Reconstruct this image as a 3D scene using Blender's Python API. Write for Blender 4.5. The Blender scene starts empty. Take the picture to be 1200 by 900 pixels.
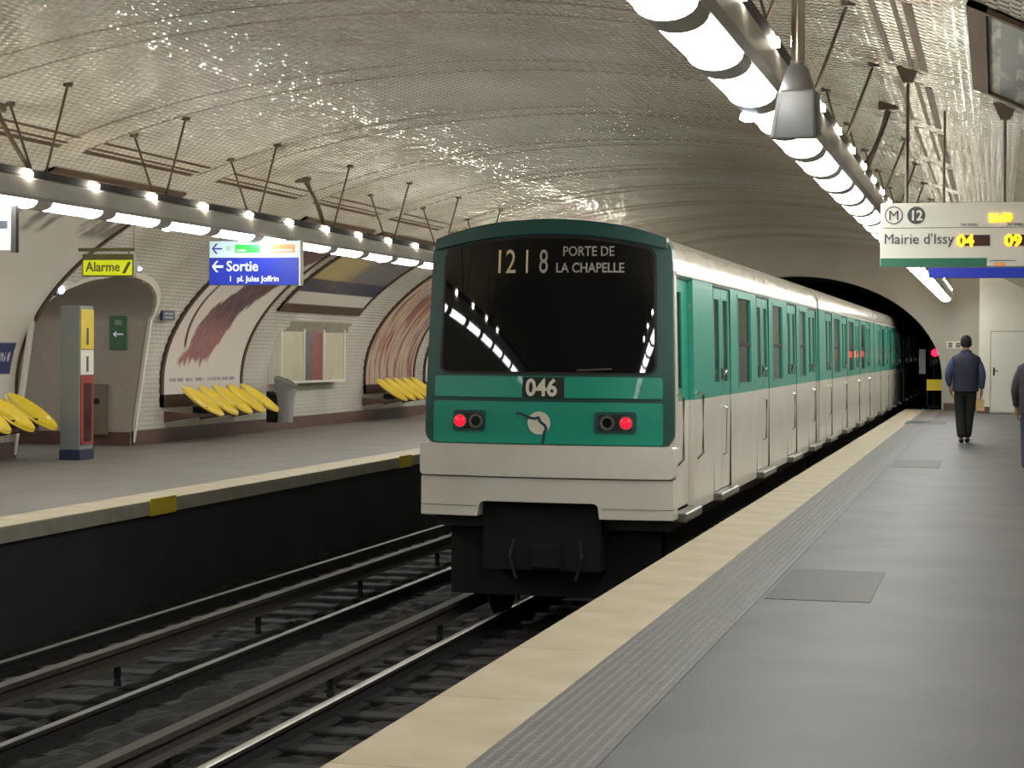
import bpy, bmesh, math, random
import numpy as np
from mathutils import Vector, Matrix

random.seed(7)
rng = np.random.default_rng(7)
scene = bpy.context.scene
COL = scene.collection

# ------------------------------------------------------------------ camera, world, exposure
F_PX, VPX, VPY, ROLL, EYE = 2250.0, 1168.0, 414.0, math.radians(0.7), 1.6
_y = Vector((VPX - 600, 450 - VPY, -F_PX)).normalized()
_u = Vector((math.sin(ROLL), math.cos(ROLL), 0))
_z = (_u - _u.dot(_y) * _y).normalized()
_x = _y.cross(_z)
cam_data = bpy.data.cameras.new("camera")
cam_data.sensor_width = 36.0
cam_data.lens = F_PX / 1200 * 36.0
cam_data.clip_end = 300
cam = bpy.data.objects.new("camera", cam_data)
COL.objects.link(cam)
cam.matrix_world = Matrix.Translation((0, 0, EYE)) @ Matrix((_x, _y, _z)).to_4x4()
scene.camera = cam

world = bpy.data.worlds.new("world")
scene.world = world
world.use_nodes = True
world.node_tree.nodes["Background"].inputs[0].default_value = (0.5, 0.5, 0.5, 1)
world.node_tree.nodes["Background"].inputs[1].default_value = 0.02
vs = scene.view_settings
vs.view_transform = 'Standard'
vs.look = 'None'
vs.gamma = 1.0
vs.use_curve_mapping = False
vs.exposure = 1.15
LAMP_POWER = 12.0
SLOT_POWER = 115.0
scene.cycles.max_bounces = 8
scene.cycles.sample_clamp_indirect = 6.0

# ------------------------------------------------------------------ layout (metres; platform top z=0, y along the track)
CX = -5.56                       # axis of the vault
VA, VB, VH = 7.95, 3.73, 1.0     # vault ellipse: half width, rise, height of its centre
EDGE_R, EDGE_L = -2.49, -8.51    # platform edges
Y_BACK, Y_END = -16.0, 55.0
BED, RAIL_TOP = -1.13, -0.974
TRAIN_X, TRAIN_Y, HW = -3.975, 17.08, 1.175
BEAM_R, BEAM_L, BEAM_Z = -1.375, -9.60, 3.08
PITCH = 1.475
ARCH_Y, ARCH_HW, ARCH_SPRING, ARCH_RISE = 26.6, 1.9, 2.02, 0.63

# ------------------------------------------------------------------ materials
MATS = {}
def lin(c):
    return tuple(((v / 255.0) / 12.92 if v <= 10 else (((v / 255.0) + 0.055) / 1.055) ** 2.4) for v in c)

def mat(name, rgb, rough=0.5, metal=0.0, spec=0.5, var=0.12, scale=6.0, bump=0.0, bscale=60.0, emit=0.0, dark=None, stretch=None, coat=0.0):
    """Procedural material: noise varies the colour, optional fine bump. rgb in sRGB 0-255."""
    if name in MATS:
        return MATS[name]
    m = bpy.data.materials.new(name)
    m.use_nodes = True
    nt = m.node_tree
    b = nt.nodes["Principled BSDF"]
    b.inputs["Roughness"].default_value = rough
    b.inputs["Metallic"].default_value = metal
    b.inputs["Specular IOR Level"].default_value = spec
    b.inputs["Coat Weight"].default_value = coat
    c = lin(rgb)
    tc = nt.nodes.new("ShaderNodeTexCoord")
    mp = nt.nodes.new("ShaderNodeMapping")
    if stretch: mp.inputs["Scale"].default_value = stretch
    nt.links.new(tc.outputs["Object"], mp.inputs["Vector"])
    n = nt.nodes.new("ShaderNodeTexNoise")
    n.inputs["Scale"].default_value = scale
    n.inputs["Detail"].default_value = 5
    nt.links.new(mp.outputs["Vector"], n.inputs["Vector"])
    r = nt.nodes.new("ShaderNodeValToRGB")
    r.color_ramp.elements[0].position = 0.3
    r.color_ramp.elements[1].position = 0.7
    d = lin(dark) if dark else tuple(v * (1 - var) for v in c)
    r.color_ramp.elements[0].color = (*d, 1)
    r.color_ramp.elements[1].color = (*(c if dark else tuple(min(1, v * (1 + var)) for v in c)), 1)
    nt.links.new(n.outputs["Fac"], r.inputs["Fac"])
    nt.links.new(r.outputs["Color"], b.inputs["Base Color"])
    if bump:
        n2 = nt.nodes.new("ShaderNodeTexNoise")
        n2.inputs["Scale"].default_value = bscale
        n2.inputs["Detail"].default_value = 4
        nt.links.new(tc.outputs["Object"], n2.inputs["Vector"])
        bp = nt.nodes.new("ShaderNodeBump")
        bp.inputs["Strength"].default_value = bump
        bp.inputs["Distance"].default_value = 0.02
        nt.links.new(n2.outputs["Fac"], bp.inputs["Height"])
        nt.links.new(bp.outputs["Normal"], b.inputs["Normal"])
    if emit:
        b.inputs["Emission Color"].default_value = (*c, 1)
        b.inputs["Emission Strength"].default_value = emit
    MATS[name] = m
    return m

M_TILE = mat("glazed_tile", (218, 215, 205), 0.012, spec=1.0, dark=(186, 180, 164), scale=0.55)
M_GROUT = mat("grout", (150, 142, 124), 0.7, scale=3)
M_TILEWALL = mat("white_tile_plain", (226, 222, 210), 0.25, scale=2, var=0.05)
M_BROWN = mat("brown_mosaic", (82, 62, 44), 0.65, scale=40, var=0.35)
M_JOINT = mat("joint_brown", (128, 118, 100), 0.6, scale=12, var=0.25)
M_BASE = mat("baseboard_brown", (98, 74, 66), 0.4, scale=5, var=0.2)
M_ASPHALT = mat("asphalt", (93, 91, 88), 0.55, dark=(79, 77, 74), scale=1.3, bump=0.12, bscale=220, spec=0.35)
M_ASPHALT2 = mat("asphalt_far", (124, 118, 111), 0.6, dark=(110, 104, 98), scale=1.1, bump=0.1, bscale=150)
M_CREAM = mat("cream_nosing", (180, 168, 144), 0.6, dark=(158, 146, 118), scale=2.2, bump=0.08, bscale=120)
M_TACT = mat("tactile_grey", (98, 95, 90), 0.5, scale=6, var=0.12)
M_DOT = mat("tactile_dot", (128, 126, 121), 0.4, scale=8, var=0.1)
M_PATCH = mat("floor_patch", (66, 61, 52), 0.6, scale=4, var=0.12, bump=0.1, bscale=200)
M_CONC = mat("concrete_light", (164, 158, 148), 0.7, scale=3, var=0.15)
M_TRENCH = mat("trench_wall", (47, 49, 54), 0.85, dark=(35, 37, 42), scale=1.0, bump=0.2, bscale=20)
M_BED = mat("track_bed", (36, 32, 29), 0.95, dark=(20, 18, 17), scale=1.6, bump=0.6, bscale=30)
M_RAIL = mat("rail_steel", (235, 232, 226), 0.45, metal=0.45, scale=4, var=0.1)
M_RAILSIDE = mat("rail_rust", (30, 25, 22), 0.8, scale=10, var=0.3)
M_CONDR = mat("conductor_rail", (58, 52, 44), 0.7, metal=0.0, scale=8, var=0.15)
M_SLEEPER = mat("sleeper_wood", (32, 28, 25), 0.85, scale=9, var=0.3)
M_BEAM = mat("beam_grey", (176, 173, 166), 0.45, scale=4, var=0.06)
M_TRAY = mat("cable_tray_dark", (48, 44, 42), 0.7, scale=10, var=0.2)
M_ROD = mat("stay_rod_brown", (96, 84, 70), 0.5, scale=12, var=0.2)
M_LENS = mat("lamp_lens", (252, 253, 252), 0.4, emit=LAMP_POWER, var=0.0)
M_SLOT = mat("lamp_slot", (255, 246, 226), 0.4, emit=SLOT_POWER, var=0.0)
M_TUNNEL = mat("tunnel_concrete", (44, 42, 40), 0.9, scale=1.5, var=0.3)
M_WHITE = mat("train_white", (214, 210, 198), 0.32, dark=(202, 196, 182), scale=1.5, coat=0.2)
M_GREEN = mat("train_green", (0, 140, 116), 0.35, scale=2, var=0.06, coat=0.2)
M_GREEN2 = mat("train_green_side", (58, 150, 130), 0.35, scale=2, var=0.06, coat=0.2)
M_DGREEN = mat("train_dark_green", (12, 70, 64), 0.4, scale=3, var=0.12)
M_ROOF = mat("train_roof", (104, 98, 88), 0.5, dark=(84, 78, 68), scale=1.2)
M_CANT = mat("train_cantrail", (212, 208, 196), 0.18, dark=(190, 184, 168), scale=1.5, coat=0.4)
M_GLASS = mat("cab_glass", (16, 15, 15), 0.02, spec=0.7, var=0.0)
M_PANE = mat("car_glass", (20, 22, 22), 0.10, spec=0.06, var=0.2, scale=3)
M_RUBBER = mat("black_rubber", (22, 22, 22), 0.6, var=0.1)
M_UNDER = mat("underframe_black", (9, 9, 10), 0.9, scale=6, var=0.3)
M_STEELD = mat("worn_steel", (120, 116, 108), 0.35, metal=0.7, scale=8, var=0.2)
M_CHROME = mat("chrome", (205, 205, 200), 0.15, metal=1.0, var=0.03)
M_PALE = mat("pale_print", (214, 208, 192), 0.5, var=0.03)
M_RED = mat("tail_light", (255, 12, 30), 0.2, emit=1.5, var=0.0)
M_REDDULL = mat("red_paint", (150, 60, 50), 0.4, var=0.1)
M_YEL = mat("seat_yellow", (238, 206, 50), 0.10, scale=3, var=0.05, coat=1.0)
M_YSIGN = mat("yellow_sign", (214, 188, 40), 0.4, var=0.05)
M_GREYPAINT = mat("grey_paint", (126, 130, 130), 0.45, scale=3, var=0.05)
M_NAVY = mat("navy_paint", (44, 50, 74), 0.5, var=0.1)
M_REVEAL = mat("passage_tile", (176, 166, 152), 0.35, scale=14, var=0.08)
M_BLUE = mat("sign_blue", (40, 58, 178), 0.35, var=0.02, emit=0.07)
M_SIGNW = mat("sign_white", (226, 224, 210), 0.4, var=0.02)
M_SIGNLB = mat("sign_pale_blue", (206, 232, 240), 0.4, var=0.02, emit=0.07)
M_SIGNTXT = mat("sign_text_white", (240, 246, 250), 0.4, var=0.0, emit=0.1)
M_SIGNGRN = mat("sign_green", (52, 198, 72), 0.4, var=0.02, emit=0.06)
M_SIGNORG = mat("sign_orange", (244, 160, 100), 0.4, var=0.02, emit=0.06)
M_SIGNDG = mat("sign_dark_green", (34, 112, 84), 0.4, var=0.03)
M_INK = mat("ink_dark", (66, 66, 74), 0.5, var=0.05)
M_LED = mat("led_amber", (255, 190, 24), 0.4, emit=1.6, var=0.0)
M_LEDBOX = mat("led_window", (70, 34, 28), 0.25, var=0.1)
M_ALARM = mat("alarm_lit_yellow", (206, 214, 30), 0.4, emit=0.22, var=0.02)
M_OLIVE = mat("olive_frame", (96, 94, 58), 0.5, var=0.1)
M_EXITG = mat("exit_green", (70, 116, 84), 0.4, var=0.05)
M_EMERG = mat("emergency_lamp", (226, 236, 255), 0.3, emit=3.0, var=0.0)
M_GREYMET = mat("housing_grey_metal", (118, 117, 116), 0.35, metal=0.55, scale=5, var=0.08)
M_CASE = mat("display_cream", (196, 188, 160), 0.35, scale=3, var=0.06)
M_DOORW = mat("door_white", (224, 221, 210), 0.4, scale=2, var=0.03)
M_SKIN = mat("skin", (172, 126, 100), 0.5, var=0.06)
M_HAIR = mat("hair_dark", (22, 19, 18), 0.85, scale=60, var=0.3)
M_JACKET = mat("navy_vest", (32, 35, 54), 0.75, scale=9, var=0.2, bump=0.4, bscale=18)
M_SLEEVE = mat("blue_sleeve", (58, 72, 102), 0.8, scale=9, var=0.12)
M_TROUS = mat("black_trousers", (26, 25, 28), 0.8, scale=9, var=0.2)
M_PLUM = mat("plum_jacket", (62, 50, 60), 0.8, scale=9, var=0.15)
M_JEANS = mat("blue_jeans", (60, 66, 86), 0.85, scale=12, var=0.15)
M_SHOE = mat("shoe_black", (22, 20, 20), 0.4, var=0.1)
M_BAG = mat("paper_bag", (214, 182, 126), 0.7, scale=7, var=0.1)
M_GLOVE = mat("dark_glove", (34, 28, 30), 0.7, var=0.1)

# ------------------------------------------------------------------ mesh helpers
def set_props(o, label=None, cat=None, group=None, kind=None):
    if label: o["label"] = label
    if cat: o["category"] = cat
    if group: o["group"] = group
    if kind: o["kind"] = kind
    return o

def empty(name, loc, label=None, cat=None, group=None, kind=None, rz=0.0):
    o = bpy.data.objects.new(name, None)
    o.empty_display_size = 0.2
    o.location = loc
    o.rotation_euler = (0, 0, rz)
    COL.objects.link(o)
    return set_props(o, label, cat, group, kind)

def link(name, mesh, parent=None, loc=None, label=None, cat=None, group=None, kind=None):
    o = bpy.data.objects.new(name, mesh)
    COL.objects.link(o)
    if parent: o.parent = parent
    if loc is not None: o.location = loc
    return set_props(o, label, cat, group, kind)

class MB:
    def __init__(self, tf=None):
        self.v, self.f, self.uv, self.tf = [], [], None, tf
    def add(self, vs_, fs_):
        n = len(self.v)
        self.v += [tuple(p) for p in vs_]
        self.f += [tuple(i + n for i in q) for q in fs_]
        return self
    def box(self, x0, x1, y0, y1, z0, z1):
        return self.add([(x0,y0,z0),(x1,y0,z0),(x1,y1,z0),(x0,y1,z0),(x0,y0,z1),(x1,y0,z1),(x1,y1,z1),(x0,y1,z1)],
                        [(0,3,2,1),(4,5,6,7),(0,1,5,4),(1,2,6,5),(2,3,7,6),(3,0,4,7)])
    def prism(self, poly, a, b, axis='y'):
        """poly: list of 2d points, extruded from a to b along axis; 2d = the remaining axes in order."""
        n = len(poly)
        def p3(p, t):
            return {'x': (t, p[0], p[1]), 'y': (p[0], t, p[1]), 'z': (p[0], p[1], t)}[axis]
        vs_ = [p3(p, a) for p in poly] + [p3(p, b) for p in poly]
        fs_ = [tuple(range(n)), tuple(range(2*n-1, n-1, -1))]
        fs_ += [(i, n+i, n+(i+1) % n, (i+1) % n) for i in range(n)]
        return self.add(vs_, fs_)
    def tube(self, pts, r, n=8, r2=None):
        pts = [Vector(p) for p in pts]
        m = len(pts)
        vs_, fs_ = [], []
        for i, p in enumerate(pts):
            t = (pts[min(i+1, m-1)] - pts[max(i-1, 0)]).normalized()
            a = t.cross(Vector((0, 0, 1)))
            if a.length < 1e-3: a = t.cross(Vector((1, 0, 0)))
            a.normalize(); b = t.cross(a)
            rr = r if r2 is None else r + (r2 - r) * i / (m - 1)
            for k in range(n):
                th = 2 * math.pi * k / n
                vs_.append(p + a * math.cos(th) * rr + b * math.sin(th) * rr)
        for i in range(m - 1):
            for k in range(n):
                fs_.append((i*n+k, i*n+(k+1) % n, (i+1)*n+(k+1) % n, (i+1)*n+k))
        fs_.append(tuple(range(n-1, -1, -1)))
        fs_.append(tuple((m-1)*n+k for k in range(n)))
        return self.add(vs_, fs_)
    def lathe(self, prof, c, axis='z', n=16):
        """prof: (radius, t) pairs along the axis through c."""
        vs_, fs_ = [], []
        for (r, t) in prof:
            for k in range(n):
                th = 2*math.pi*k/n
                a, b = r*math.cos(th), r*math.sin(th)
                q = {'z': (a, b, t), 'y': (a, t, b), 'x': (t, a, b)}[axis]
                vs_.append((c[0]+q[0], c[1]+q[1], c[2]+q[2]))
        m = len(prof)
        for i in range(m-1):
            for k in range(n):
                fs_.append((i*n+k, i*n+(k+1) % n, (i+1)*n+(k+1) % n, (i+1)*n+k))
        fs_.append(tuple(range(n))); fs_.append(tuple((m-1)*n+k for k in range(n-1, -1, -1)))
        return self.add(vs_, fs_)
    def mesh(self, name, m, smooth=False, bevel=0.0, seg=2, recalc=True):
        me = bpy.data.meshes.new(name)
        v = self.v if self.tf is None else [self.tf(*p) for p in self.v]
        me.from_pydata(v, [], self.f)
        if recalc or bevel:
            bm = bmesh.new(); bm.from_mesh(me)
            if bevel:
                es = [e for e in bm.edges if len(e.link_faces) == 2 and e.calc_face_angle(0) > 0.5]
                bmesh.ops.bevel(bm, geom=es, offset=bevel, segments=seg, affect='EDGES', profile=0.6)
            bmesh.ops.recalc_face_normals(bm, faces=bm.faces)
            bm.to_mesh(me); bm.free()
        if smooth:
            for p in me.polygons: p.use_smooth = True
            try: me.set_sharp_from_angle(angle=math.radians(38))
            except Exception: pass
        if m: me.materials.append(m)
        me.update()
        return me
    def obj(self, name, m, parent=None, loc=None, smooth=False, bevel=0.0, seg=2, recalc=True, **kw):
        return link(name, self.mesh(name, m, smooth, bevel, seg, recalc), parent, loc, **kw)

TEXT_CACHE = {}
def text(s, size, m, parent, loc, name="lettering", sx=1.0, align='LEFT', bold=0.0, ext=0.002, spacing=1.0, rot=(math.pi/2, 0, 0), **kw):
    """Lettering facing -y, as a mesh part. loc: baseline start in the parent's frame."""
    key = (s, size, sx, align, bold, ext, spacing)
    if key not in TEXT_CACHE:
        cu = bpy.data.curves.new("txt", 'FONT')
        cu.body = s; cu.size = size; cu.align_x = align
        cu.extrude = ext; cu.offset = bold; cu.space_character = spacing; cu.resolution_u = 3
        o = bpy.data.objects.new("txt", cu); COL.objects.link(o)
        bpy.context.view_layer.update()
        me = bpy.data.meshes.new_from_object(o.evaluated_get(bpy.context.evaluated_depsgraph_get()))
        bpy.data.objects.remove(o); bpy.data.curves.remove(cu)
        for v in me.vertices: v.co.x *= sx
        TEXT_CACHE[key] = me
    me = TEXT_CACHE[key].copy()
    me.materials.clear(); me.materials.append(m)
    ob = link(name, me, parent, loc, **kw)
    ob.rotation_euler = rot
    return ob

# ------------------------------------------------------------------ the vault
def vault_z(x):
    u = min(1.0, abs((x - CX) / VA))
    return VH + VB * math.sqrt(max(0, 1 - u*u))

_t = np.linspace(math.pi, 0, 5601)                       # from left floor over the crown to right floor
_f = np.linspace(0, VH, 200, endpoint=False)
_th = np.concatenate([np.full(200, math.pi), _t, np.zeros(200)])
_ex = np.concatenate([np.full(200, CX - VA), CX + VA*np.cos(_t), np.full(200, CX + VA)])
_ez = np.concatenate([_f, VH + VB*np.sin(_t), _f[::-1]])
_s = np.concatenate([[0], np.cumsum(np.hypot(np.diff(_ex), np.diff(_ez)))])
ARC = float(_s[-1])
def arc(s, inset=0.0):
    """point at arc length s, moved inwards by inset"""
    x, z = np.interp(s, _s, _ex), np.interp(s, _s, _ez)
    th = np.interp(s, _s, _th)
    nx, nz = -VB * np.cos(th), -VA * np.sin(th)
    l = np.hypot(nx, nz)
    return x + nx / l * inset, z + nz / l * inset
def s_of(x=None, z=None, left=True):
    half = _s < ARC / 2
    if x is not None:                 # s on the upper vault for this x
        i = int(np.argmin(np.abs(_ex - x) + np.where(_ez < VH + .3, 99, 0)))
    else:
        i = int(np.argmin(np.abs(_ez - z) + np.where(half == left, 0, 99)))
    return float(_s[i])

def in_arch(y, s, grow=0.0):
    z = np.interp(s, _s, _ez)
    d = (y - ARCH_Y) / (ARCH_HW + grow)
    return (s < ARC/2) & (np.abs(d) < 1) & (z < ARCH_SPRING + (ARCH_RISE + grow) * np.sqrt(np.clip(1 - d*d, 0, 1)))

def build_vault():
    ys = np.concatenate([np.arange(Y_BACK, 24.2, 1.34), np.arange(24.2, 29.0, 0.08), np.linspace(29.0, Y_END, 20)])
    ss = np.concatenate([np.arange(0, 3.2, 0.08), np.linspace(3.2, ARC, 140)])
    me = bpy.data.meshes.new("ceiling")
    x, z = arc(ss)
    V = np.array([[(x[i], y, z[i]) for i in range(len(ss))] for y in ys]).reshape(-1, 3)
    n = len(ss); F = []
    for j in range(len(ys) - 1):
        ym = (ys[j] + ys[j+1]) / 2
        for i in range(n - 1):
            if 24 < ym < 29.2 and in_arch(ym, (ss[i] + ss[i+1]) / 2): continue
            F.append((j*n+i, j*n+i+1, (j+1)*n+i+1, (j+1)*n+i))
    me.from_pydata(V.tolist(), [], F)
    me.materials.append(M_GROUT)
    for p in me.polygons: p.use_smooth = True
    return link("ceiling", me, kind="structure", label="white tiled barrel vault over the station")

vault = build_vault()

# poster zones on the vault: (y0, y1, s0, s1) - tiles are left out beneath them
S_LOW, S_TOP = s_of(z=0.60), s_of(x=-10.93)
ZONES = {
 'p1': (20.9, 24.75, S_LOW, S_TOP),
 'p2': (29.55, 33.1, S_LOW, S_TOP),
 'p3': (40.15, 43.9, S_LOW, S_TOP),
 'p4': (44.7, 48.5, S_LOW, S_TOP),
 'up': (33.6, 38.3, s_of(z=2.30), S_TOP),
 'r1': (12.0, 15.8, ARC - S_TOP, ARC - S_LOW),
}
WIN = (34.75, 38.3, s_of(z=0.86), s_of(z=2.10))

def build_tiles():
    ph, pw = 0.0755, 0.151
    y0, y1 = 9.0, Y_END
    rows = int(ARC / ph)
    S, YY = [], []
    for r in range(rows):
        c = y0 + (0.5 if r % 2 else 0.0) * pw + np.arange(int((y1 - y0) / pw)) * pw
        S.append(np.full(len(c), (r + 0.5) * ph)); YY.append(c)
    s = np.concatenate(S); y = np.concatenate(YY)
    keep = ~in_arch(y, s, 0.06)
    for (a, b, c, d) in list(ZONES.values()) + [WIN]:
        keep &= ~((y > a) & (y < b) & (s > c) & (s < d))
    keep &= ~((s > ARC - 4.6) & (y > 17.5))          # right wall low down lies out of view
    s, y = s[keep], y[keep]
    n = len(s)
    x, z = arc(s)
    th = np.interp(s, _s, _th)
    nx, nz = -VB*np.cos(th), -VA*np.sin(th)
    l = np.hypot(nx, nz); nx, nz = nx/l, nz/l
    tx, tz = nz, -nx
    ta, tb = rng.normal(0, 0.017, n), rng.normal(0, 0.0004, n)   # uneven setting of the tiles
    V = np.zeros((n, 8, 3), np.float32)
    hs, hy, bev, dep = ph/2 - 0.0012, pw/2 - 0.0012, 0.011, 0.006
    for k, (a, b) in enumerate([(-1,-1),(1,-1),(1,1),(-1,1)]):
        for t in (0, 1):
            ds = a * (hs - bev*t); dy = b * (hy - bev*t)
            h = 0.001 + dep*t + (ta*ds + tb*dy if t else 0)
            V[:, k+4*t, 0] = x + tx*ds + nx*h
            V[:, k+4*t, 1] = y + dy
            V[:, k+4*t, 2] = z + tz*ds + nz*h
    Q = np.array([(4,5,6,7),(0,1,5,4),(1,2,6,5),(2,3,7,6),(3,0,4,7)], np.int32)
    Fi = (np.arange(n, dtype=np.int32)[:, None, None]*8 + Q[None]).reshape(-1)
    me = bpy.data.meshes.new("wall_tiles")
    me.vertices.add(n*8); me.vertices.foreach_set("co", V.reshape(-1))
    me.loops.add(len(Fi)); me.loops.foreach_set("vertex_index", Fi)
    me.polygons.add(n*5)
    me.polygons.foreach_set("loop_start", np.arange(0, n*20, 4, dtype=np.int32))
    me.polygons.foreach_set("loop_total", np.full(n*5, 4, np.int32))
    me.update(calc_edges=True); me.validate()
    # normals must face into the room
    p = me.polygons[0]
    me.materials.append(M_TILE)
    link("vault_tiles", me, vault, kind="stuff")
build_tiles()

def vault_strip(mb, y0, y1, s0, s1, t0, t1, ny=1, ns=24):
    """a curved slab lying on the vault, from inset t0 to t1"""
    ss = np.linspace(s0, s1, ns+1); ys = np.linspace(y0, y1, ny+1)
    a, az = arc(ss, t0); b, bz = arc(ss, t1)
    base = len(mb.v); n = ns+1
    for arr, arz in ((a, az), (b, bz)):
        for y in ys:
            for i in range(n): mb.v.append((float(arr[i]), float(y), float(arz[i])))
    m = n*(ny+1)
    for j in range(ny):
        for i in range(ns):
            q = (base+j*n+i, base+j*n+i+1, base+(j+1)*n+i+1, base+(j+1)*n+i)
            mb.f.append(q); mb.f.append(tuple(k+m for k in reversed(q)))
    for i in range(ns):
        for j in (0, ny):
            p = base+j*n+i
            mb.f.append((p, p+1, p+1+m, p+m))
    for j in range(ny):
        for i in (0, ns):
            p = base+j*n+i
            mb.f.append((p, p+n, p+n+m, p+m))
    return mb

# trims: joints across the vault and brown bands along it
k = 0
for yj in (12.6, 16.75, 20.5, 24.5, 28.4, 32.3, 36.2, 40.1, 44.0, 47.9, 51.8):
    for dy in (-0.36, 0.36):
        k += 1
        vault_strip(MB(), yj+dy-0.018, yj+dy+0.018, s_of(x=-10.5), s_of(x=-0.62), 0.0, 0.010, 1, 70).obj(
            "trim_%d" % k, M_JOINT, kind="structure", label="thin brown joint line running across the tiled vault")
    for side in (0, 1):
        for (xa, xb) in ((-10.55, -10.485), (-10.44, -10.40), (-10.285, -10.235)):
            sa, sb = s_of(x=xa), s_of(x=xb)
            if side: sa, sb = ARC - sb, ARC - sa
            k += 1
            vault_strip(MB(), yj+0.38, yj+3.5, sa, sb, 0.0, 0.012, 1, 3).obj(
                "trim_%d" % k, M_BROWN, kind="structure", label="brown mosaic band along the vault above the lamp beam")

# ------------------------------------------------------------------ platforms and trench
MB().box(EDGE_R + 0.54, 2.5, Y_BACK, Y_END, -1.4, 0.0).obj("floor", M_ASPHALT, kind="structure", label="grey asphalt floor of the near platform")
fl = bpy.data.objects["floor"]
MB().box(EDGE_R + 0.06, EDGE_R + 0.54, Y_BACK, Y_END, -1.4, -0.16).obj("platform_wall", M_TRENCH, fl)
slab = MB().box(0, 0.54, 0, 1.494, -0.16, 0.0).mesh("edge_slab", M_CREAM, bevel=0.006, seg=1)
for i in range(35):
    link("edge_slab", slab, fl, (EDGE_R, 2.5 + i*1.5, 0.0))
tact = MB().box(EDGE_R + 0.55, EDGE_R + 1.02, 4.0, Y_END, 0.0, 0.004).obj("tactile_strip", M_TACT, fl)
def dots():
    ys = np.arange(5.5, 46, 0.052); xs = EDGE_R + 0.585 + np.arange(9)*0.05
    gx, gy = np.meshgrid(xs, ys); gx, gy = gx.ravel(), gy.ravel(); n = len(gx)
    V = np.zeros((n, 12, 3), np.float32)
    for k_ in range(6):
        c, s_ = math.cos(k_*math.pi/3), math.sin(k_*math.pi/3)
        V[:, k_] = np.stack([gx + .014*c, gy + .016*s_, np.full(n, .0035)], 1)
        V[:, k_+6] = np.stack([gx + .008*c, gy + .009*s_, np.full(n, .0085)], 1)
    F = []
    for i in range(n):
        b = i*12
        F.append(tuple(b+6+k_ for k_ in range(6)))
        F += [(b+k_, b+(k_+1) % 6, b+6+(k_+1) % 6, b+6+k_) for k_ in range(6)]
    me = bpy.data.meshes.new("tactile_studs")
    me.from_pydata(V.reshape(-1, 3).tolist(), [], F); me.materials.append(M_DOT)
    link("tactile_studs", me, tact, kind="stuff")
dots()
MB().box(-1.44, -0.765, 12.42, 14.18, 0.0, 0.004).obj("floor_patch", M_PATCH, fl)
MB().box(-1.42, -0.76, 27.3, 29.1, 0.0, 0.004).obj("floor_patch", M_PATCH, fl)
MB().box(-2.0, -1.1, 44.0, 46.0, 0.0, 0.004).obj("floor_patch", M_PATCH, fl)

MB().box(-13.6, EDGE_L - 0.5, Y_BACK, Y_END, -1.4, 0.0).obj("floor_opposite", M_ASPHALT2, kind="structure", label="grey floor of the platform across the tracks")
fo = bpy.data.objects["floor_opposite"]
MB().box(EDGE_L - 0.5, EDGE_L - 0.10, Y_BACK, Y_END, -1.4, -0.14).obj("platform_wall", M_TRENCH, fo)
slab2 = MB().box(-0.52, 0, 0, 1.494, -0.14, 0.0).mesh("edge_slab_pale", M_CREAM, bevel=0.006, seg=1)
lip = MB().box(-0.10, 0.004, 0, 1.494, -0.15, -0.012).mesh("edge_lip", M_CONC)
for i in range(30):
    e = link("edge_slab", slab2, fo, (EDGE_L, 10.0 + i*1.5, 0.0))
    link("edge_lip", lip, e)

# track bed with uneven ballast
def bed():
    xs = np.arange(EDGE_L - 0.12, EDGE_R + 0.1, 0.09); ys = np.arange(Y_BACK, Y_END + 40, 0.16)
    gx, gy = np.meshgrid(xs, ys)
    gz = BED + rng.normal(0, 0.018, gx.shape) + 0.03*np.sin(gx*2.1)*np.sin(gy*0.7)
    gz += 0.07*np.exp(-((gx - (EDGE_L+EDGE_R)/2 + 0.15)/0.5)**2)
    n = len(xs)
    V = np.stack([gx, gy, gz], -1).reshape(-1, 3)
    F = [(j*n+i, j*n+i+1, (j+1)*n+i+1, (j+1)*n+i) for j in range(len(ys)-1) for i in range(n-1)]
    me = bpy.data.meshes.new("floor_track"); me.from_pydata(V.tolist(), [], F)
    me.materials.append(M_BED)
    return link("floor_track", me, kind="structure", label="dark dirty track bed between the platforms")
fb = bed()
sl = MB().box(-1.15, 1.15, -0.11, 0.11, BED - 0.05, BED + 0.035).mesh("sleeper", M_SLEEPER, bevel=0.012, seg=1)
for cx in (TRAIN_X, -7.0):
    for i in range(44):
        link("sleeper", sl, fb, (cx, 6 + i*0.62, 0))

def rail(x, label, top_mat, name="rail"):
    o = empty(name, (x, 0, BED), label, "rail")
    zt = RAIL_TOP - BED
    MB().prism([(-.07, 0), (.07, 0), (.07, .015), (.012, .03), (.012, zt-.04), (.034, zt-.03), (.034, zt-.004), (-.034, zt-.004), (-.034, zt-.03), (-.012, zt-.04), (-.012, .03), (-.07, .015)], Y_BACK, 92).obj("web", M_RAILSIDE, o)
    MB().prism([(-.034, zt-.004), (.034, zt-.004), (.030, zt), (-.030, zt)], Y_BACK, 92).obj("running_surface", top_mat, o)
rail(-4.69, "shiny running rail leading under the middle of the parked train", M_RAIL)
rail(-3.26, "running rail hidden close under the near platform edge", M_RAIL)
M_RAILD = mat("rail_dull", (84, 80, 76), 0.45, metal=0.4, scale=6, var=0.2)
rail(-6.20, "dull running rail in the middle of the track bed", M_RAILD)
rail(-7.83, "dull running rail along the far trench wall", M_RAILD)
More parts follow.
